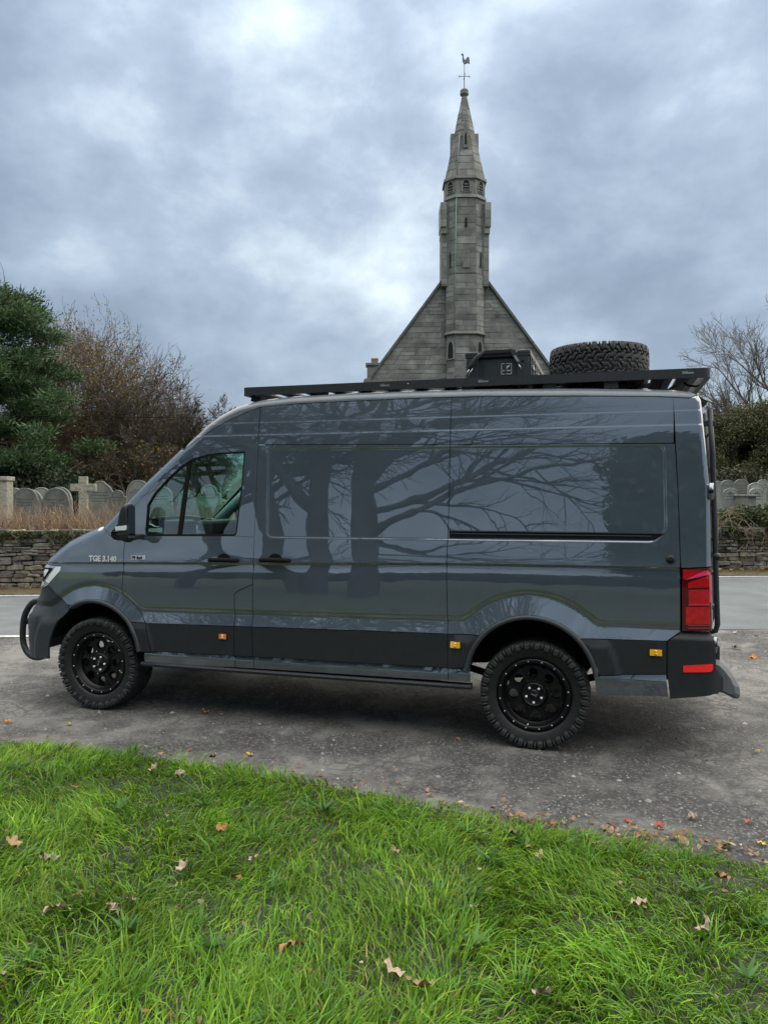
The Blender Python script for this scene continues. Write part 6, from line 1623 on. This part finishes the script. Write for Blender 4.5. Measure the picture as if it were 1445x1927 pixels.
def hedge_right():
    rng = np.random.default_rng(6); root = empty('green_hedge', (8.6, wall_y(8.6)+.15, .95), 0, 'leafy green hedge on top of the wall at the right', 'hedge'); cs = []; rs = []
    for _ in range(110): cs.append((rng.uniform(-1.6, 2.6), rng.uniform(-.3, .5), rng.uniform(-.05, .52))); rs.append(rng.uniform(.12, .26))
    C = puffs(rng, cs, rs, 2600, .8, .4); C[:, 2] = np.minimum(C[:, 2], .68+.05*vnoise(C[:, :2], 3, 2)); sh = None
    col = [(.030,.052,.020),(.045,.075,.026),(.075,.105,.035),(.030,.045,.022),(.10,.12,.045)]
    leaf_obj('foliage', C, rng.uniform(.03, .065, len(C)), col, .4, rng, parent=root)["kind"] = 'stuff'
    n = 2600; C = np.stack([rng.uniform(-1.6, 2.4, n), -.28+rng.uniform(-.05, .1, n), .05-np.abs(rng.normal(0, .25, n))], 1); C[:, 1] += .064*C[:, 0]; leaf_obj('ivy_leaves', C, rng.uniform(.025, .05, n), [(.035,.045,.02),(.05,.06,.025),(.08,.075,.035)], .4, rng, parent=root)["kind"] = 'stuff'
    T = Tree(12)
    for k in range(34): T.grow(Vector((rng.uniform(-1.3, -.2), -.36, rng.uniform(.1, .45))), Vector((rng.uniform(-.9, .9), -.15, rng.uniform(-1, .5))), rng.uniform(.3, .75), .009, 0, [(4, 3, 36, .55, .14, .0, .3), (3, 0, 30, .5, .2, .0, .4)])
    for k in range(50): T.grow(Vector((rng.uniform(-1.5, 2.2), -.36, rng.uniform(-.5, .1))), Vector((rng.uniform(-.9, .9), -.15, rng.uniform(-1, .5))), rng.uniform(.2, .5), .006, 0, [(4, 2, 36, .55, .14, .0, .3), (3, 0, 30, .5, .2, .0, .4)])
    A = np.array([v[:] for v in T.V[0]]); np_mesh('hedge_stems', A, None, np.array(T.F[0]), M['twig'], root, col=np.tile((.24,.19,.13), (len(A), 1)))["kind"] = 'stuff'
hedge_right()

# ================================================================== gravestones
M['slate_grave'] = mat('slate_headstone', (.185,.192,.172), .8, var=.45, vscale=4, bump=.3, bscale=30, rnd=.42, detail=9)
M['pale_grave'] = mat('lichened_headstone', (.30,.28,.225), .9, var=.5, vscale=16, bump=.5, bscale=30)
M['grave_cut'] = mat('carved_mark', (.085,.095,.095), .9)
def head(shape, w, h):
    if shape == 'gothic': top = [(w/2*math.cos(R_(a))**.9 if a < 90 else 0, h-w*.62+w*.62*math.sin(R_(a))) for a in range(0, 91, 10)]
    elif shape == 'round': top = [(w/2*math.cos(R_(a)), h-w*.38+w*.38*math.sin(R_(a))) for a in range(0, 91, 10)]
    elif shape == 'shoulder': top = [(w/2, h-w*.42), (w*.44, h-w*.36), (w*.36, h-w*.36)]+[(w*.34*math.cos(R_(a)), h-w*.34+w*.34*math.sin(R_(a))) for a in range(0, 91, 10)]
    else: top = [(w/2, h-w*.40), (w*.45, h-w*.36), (w*.38, h-w*.24), (w*.30, h-w*.15), (w*.20, h-w*.10), (w*.14, h-w*.02), (w*.07, h), (0, h)]   # ogee
    return [(w/2, -.4)]+top+[(-x, z) for x, z in top[::-1]]+[(-w/2, -.4)]
def grave(u, vtop, wpx, shape, Y, label, mt='slate_grave', rz=0., lines=0, thick=.09):
    X, _, Z = at(u, vtop, Y); z0 = yard_z(X, Y); h = Z-z0; w = wpx/1448*Y
    root = empty('gravestone', (X, Y, z0), rz, label, 'gravestone', 'gravestones in the churchyard'); mb = MB(); P = head(shape, w, h)
    root.rotation_euler = (R_(random.Random(int(u*3)).uniform(-4, 3)), R_(random.Random(int(u*5)).uniform(-2.6, 2.6)), rz+R_(random.Random(int(u*11)).uniform(-9, 9))); mb.prism(P, 'y', -thick/2, thick/2); o = mb.build('headstone', M[mt], root); bv = o.modifiers.new('bevel', 'BEVEL'); bv.width = .012; bv.segments = 2; bv.limit_method = 'ANGLE'
    Q = [(x*.88, z-w*.06 if z > 0 else z) for x, z in P]; mb = MB(); n = len(P)
    mb.add([(x, -thick/2-.003, z) for x, z in [(x*.90, z-w*.05) for x, z in P]]+[(x, -thick/2-.003, z) for x, z in [(x*.86, z-w*.07) for x, z in P]], [(i, i+1, n+i+1, n+i) for i in range(1, n-2) if (Vector(P[i])-Vector(P[i+1])).length > 1e-4]); mb.build('border_groove', M['grave_cut'], root, recalc=False)
    r = random.Random(int(u*7)); 
    if lines:
        for k in range(lines):
            mb = MB(); ww = w*r.uniform(.22, .36); zz = h-w*.45-k*.075; mb.box(-ww, ww, -thick/2-.003, -thick/2, zz, zz+.022); mb.build('worn_inscription', M['grave_cut'], root)
    return root
grave(28, 918, 32, 'round', 22.5, 'round topped slate gravestone tucked behind the leftmost pointed one', lines=2)
grave(46, 918, 50, 'gothic', 19.4, 'leftmost broad pointed slate gravestone by the stone pillar', lines=3)
grave(57, 921, 52, 'gothic', 20.4, 'pointed slate gravestone showing its edge behind the leftmost broad one')
grave(78, 917, 32, 'round', 22.8, 'round topped slate gravestone standing back between two pointed pairs')
grave(104, 918, 52, 'gothic', 19.6, 'broad pointed slate gravestone left of the stone cross', lines=3)
grave(114, 916, 48, 'gothic', 20.6, 'pointed slate gravestone half hidden behind the broad one left of the cross')
grave(187, 905, 50, 'ogee', 20.0, 'tall ogee topped slate gravestone right of the stone cross', lines=4)
grave(221, 922, 32, 'shoulder', 19.6, 'small shouldered slate gravestone right of the ogee topped one', lines=2)
grave(238, 937, 12, 'round', 20.5, 'narrow low slate gravestone beside the shouldered one')
grave(258, 903, 44, 'gothic', 20.2, 'tall pointed slate gravestone cut by the windscreen pillar', lines=2)
grave(306, 915, 44, 'round', 20.6, 'round topped gravestone seen through the front of the cab window', lines=2)
grave(352, 922, 40, 'gothic', 20.2, 'pointed gravestone seen through the middle of the cab window', lines=2)
grave(398, 912, 44, 'shoulder', 21.0, 'shouldered gravestone seen through the rear of the cab window', lines=2)
grave(1352, 905, 26, 'gothic', 23.0, 'pointed slate gravestone just right of the ladder')
grave(1365, 903, 26, 'round', 22.0, 'dark round topped slate gravestone right of the ladder', lines=2)
grave(1379, 909, 22, 'round', 24.0, 'distant round topped gravestone behind the floral pair')
grave(1398, 901, 30, 'gothic', 22.4, 'tallest pointed slate gravestone in the right hand row', lines=4)
grave(1419, 908, 30, 'round', 21.6, 'broad round topped slate gravestone between the floral pair', lines=2)
grave(1438, 902, 26, 'gothic', 23.4, 'pointed slate gravestone at the back by the right border', lines=2)
grave(1453, 905, 24, 'round', 21.0, 'round topped gravestone cut by the right border')
for u, lb in ((1377, 'left one of the two front gravestones carved with flowers'), (1425, 'right one of the two front gravestones carved with flowers')):
    g = grave(u, 918, 25, 'round', 19.9, lb, lines=3)
    hh = at(u, 918, 19.9)[2]-yard_z(at(u, 918, 19.9)[0], 19.9); mb_ = MB()
    for k in range(5):
        a = 1.256*k; mb_.lathe([(0,-.052),(.016,-.050),(.020,-.046)], 8, 'y', c=(.038*math.cos(a), 0, hh-.15+.038*math.sin(a)))
    mb_.build('carved_flowers', M['grave_cut'], g)
X, Y_, Z = at(1400, 931, 19.6); tm = empty('chest_tomb', (X, Y_, yard_z(X, Y_)), 0, 'low flat slate chest tomb between the floral gravestones', 'tomb'); hh = Z-yard_z(X, Y_)
mb_ = MB(); mb_.box(-.10, .10, -.4, .4, -.3, hh-.04); mb_.build('chest', M['slate_grave'], tm); mb_ = MB(); mb_.box(-.13, .13, -.45, .45, hh-.04, hh, .008); mb_.build('ledger_slab', M['slate_grave'], tm)
X, Y_, Z = at(1351, 921, 19.4); grave(1350, 921, 22, 'shoulder', 19.3, 'low shouldered gravestone half behind the ladder')
# stone cross
X, Y_, Z = at(158, 897, 18.9); z0 = yard_z(X, Y_); hh = Z-z0; cross = empty('stone_cross', (X, Y_, z0), R_(8), 'pale lichen covered stone cross among the left hand gravestones', 'cross')
mb_ = MB(); mb_.box(-.10, .10, -.08, .08, -.3, hh, .012); mb_.build('shaft', M['pale_grave'], cross)
mb_ = MB(); mb_.box(-.30, .30, -.082, .082, hh-.36, hh-.18, .012); mb_.build('cross_arm', M['pale_grave'], cross)
# square pillar at the left border
X, Y_, Z = at(4, 897, 18.7); z0 = yard_z(X, Y_); hh = Z-z0; pl = empty('stone_pillar', (X, Y_, z0), R_(5), 'pale square stone pillar with a flat cap at the left border', 'pillar')
mb_ = MB(); mb_.box(-.20, .20, -.2, .2, -.4, hh-.09, .01); mb_.build('shaft', M['pale_grave'], pl); mb_ = MB(); mb_.box(-.235, .235, -.235, .235, hh-.10, hh, .015); mb_.build('capstone', M['pale_grave'], pl)

# overhead cable along the road
mb_ = MB(); c0, c1 = Vector((-14.5, 19.0, 3.9)), Vector((16, 20.5, 4.1)); pts = [c0.lerp(c1, k/24) - Vector((0, 0, .55*4*(k/24)*(1-k/24)*.45)) for k in range(25)]
mb_.tube(pts, .008, 5); tag(mb_.build('overhead_cable', M['black']), 'thin black overhead cable crossing in front of the left trees', 'cable')

# ================================================================== trees behind the photographer: they show in the paint
def vp(x, y): p = van_pt(x, y, 0); return p.x, p.y
SPEC_BIG = [(8, 9, 50, .62, .05, .02, .30), (7, 9, 44, .56, .09, .03, .2), (6, 7, 40, .52, .12, .03, .2), (5, 4, 36, .55, .14, .02, .2), (3, 0, 30, .5, .15, .02, .2)]
def big_tree():
    x, y = vp(-2.5, -11.5); root = empty('sycamore_tree', (x, y, .1), 0, 'large bare many-stemmed tree behind the viewer, reflected in the sliding door', 'tree'); T = Tree(91); rng = np.random.default_rng(91)
    dx = Vector((math.cos(VAN_RZ), math.sin(VAN_RZ), 0))
    for off, d, h, r in ((-.35, Vector((-.26, 0, 1)), 9.5, .36), (-.05, Vector((.06, .0, 1)), 11, .33), (1.15, Vector((.04, 0, 1)), 11.5, .38)):
        T.grow(dx*off + Vector((0, 0, -.3)), Vector((d.x*dx.x, d.x*dx.y, 1)), h, r, 0, SPEC_BIG)
    for k in range(6): T.grow(dx*(.85+.04*(2.6+.55*k))+Vector((0, 0, 2.6+.55*k)), Vector((dx.x, dx.y, .30+.1*k)), 6.2-.3*k, .10, 1, SPEC_BIG)
    T.build(root, M['bark_dark'], [(.026,.025,.024)], rng)
big_tree()
x, y = vp(-7.2, -13.0); deciduous('sycamore_tree', 'bare tree behind the viewer, reflected in the cab window', 'tree', (x, y, .1), 95, 9.0, .34, SPEC_BIG, M['bark_dark'], [(.026,.025,.024)], 2)
x, y = vp(5.55, -13.5); bushy('evergreen_tree', 'dense evergreen tree behind the viewer, reflected in the rear corner', 'tree', x, y, 1.9, 1.15, 1.4, 4.0, [(.020,.030,.015),(.030,.042,.020),(.016,.022,.012)], 170, 97, (.10,.18), (.35,.75))
x, y = vp(0, -24); bushy('field_hedge', 'long dark field hedge behind the viewer', 'hedge', x, y, 0, 26, 1.2, 1.5, [(.022,.030,.014),(.030,.040,.018)], 420, 98, (.16,.26), (.5,.9))
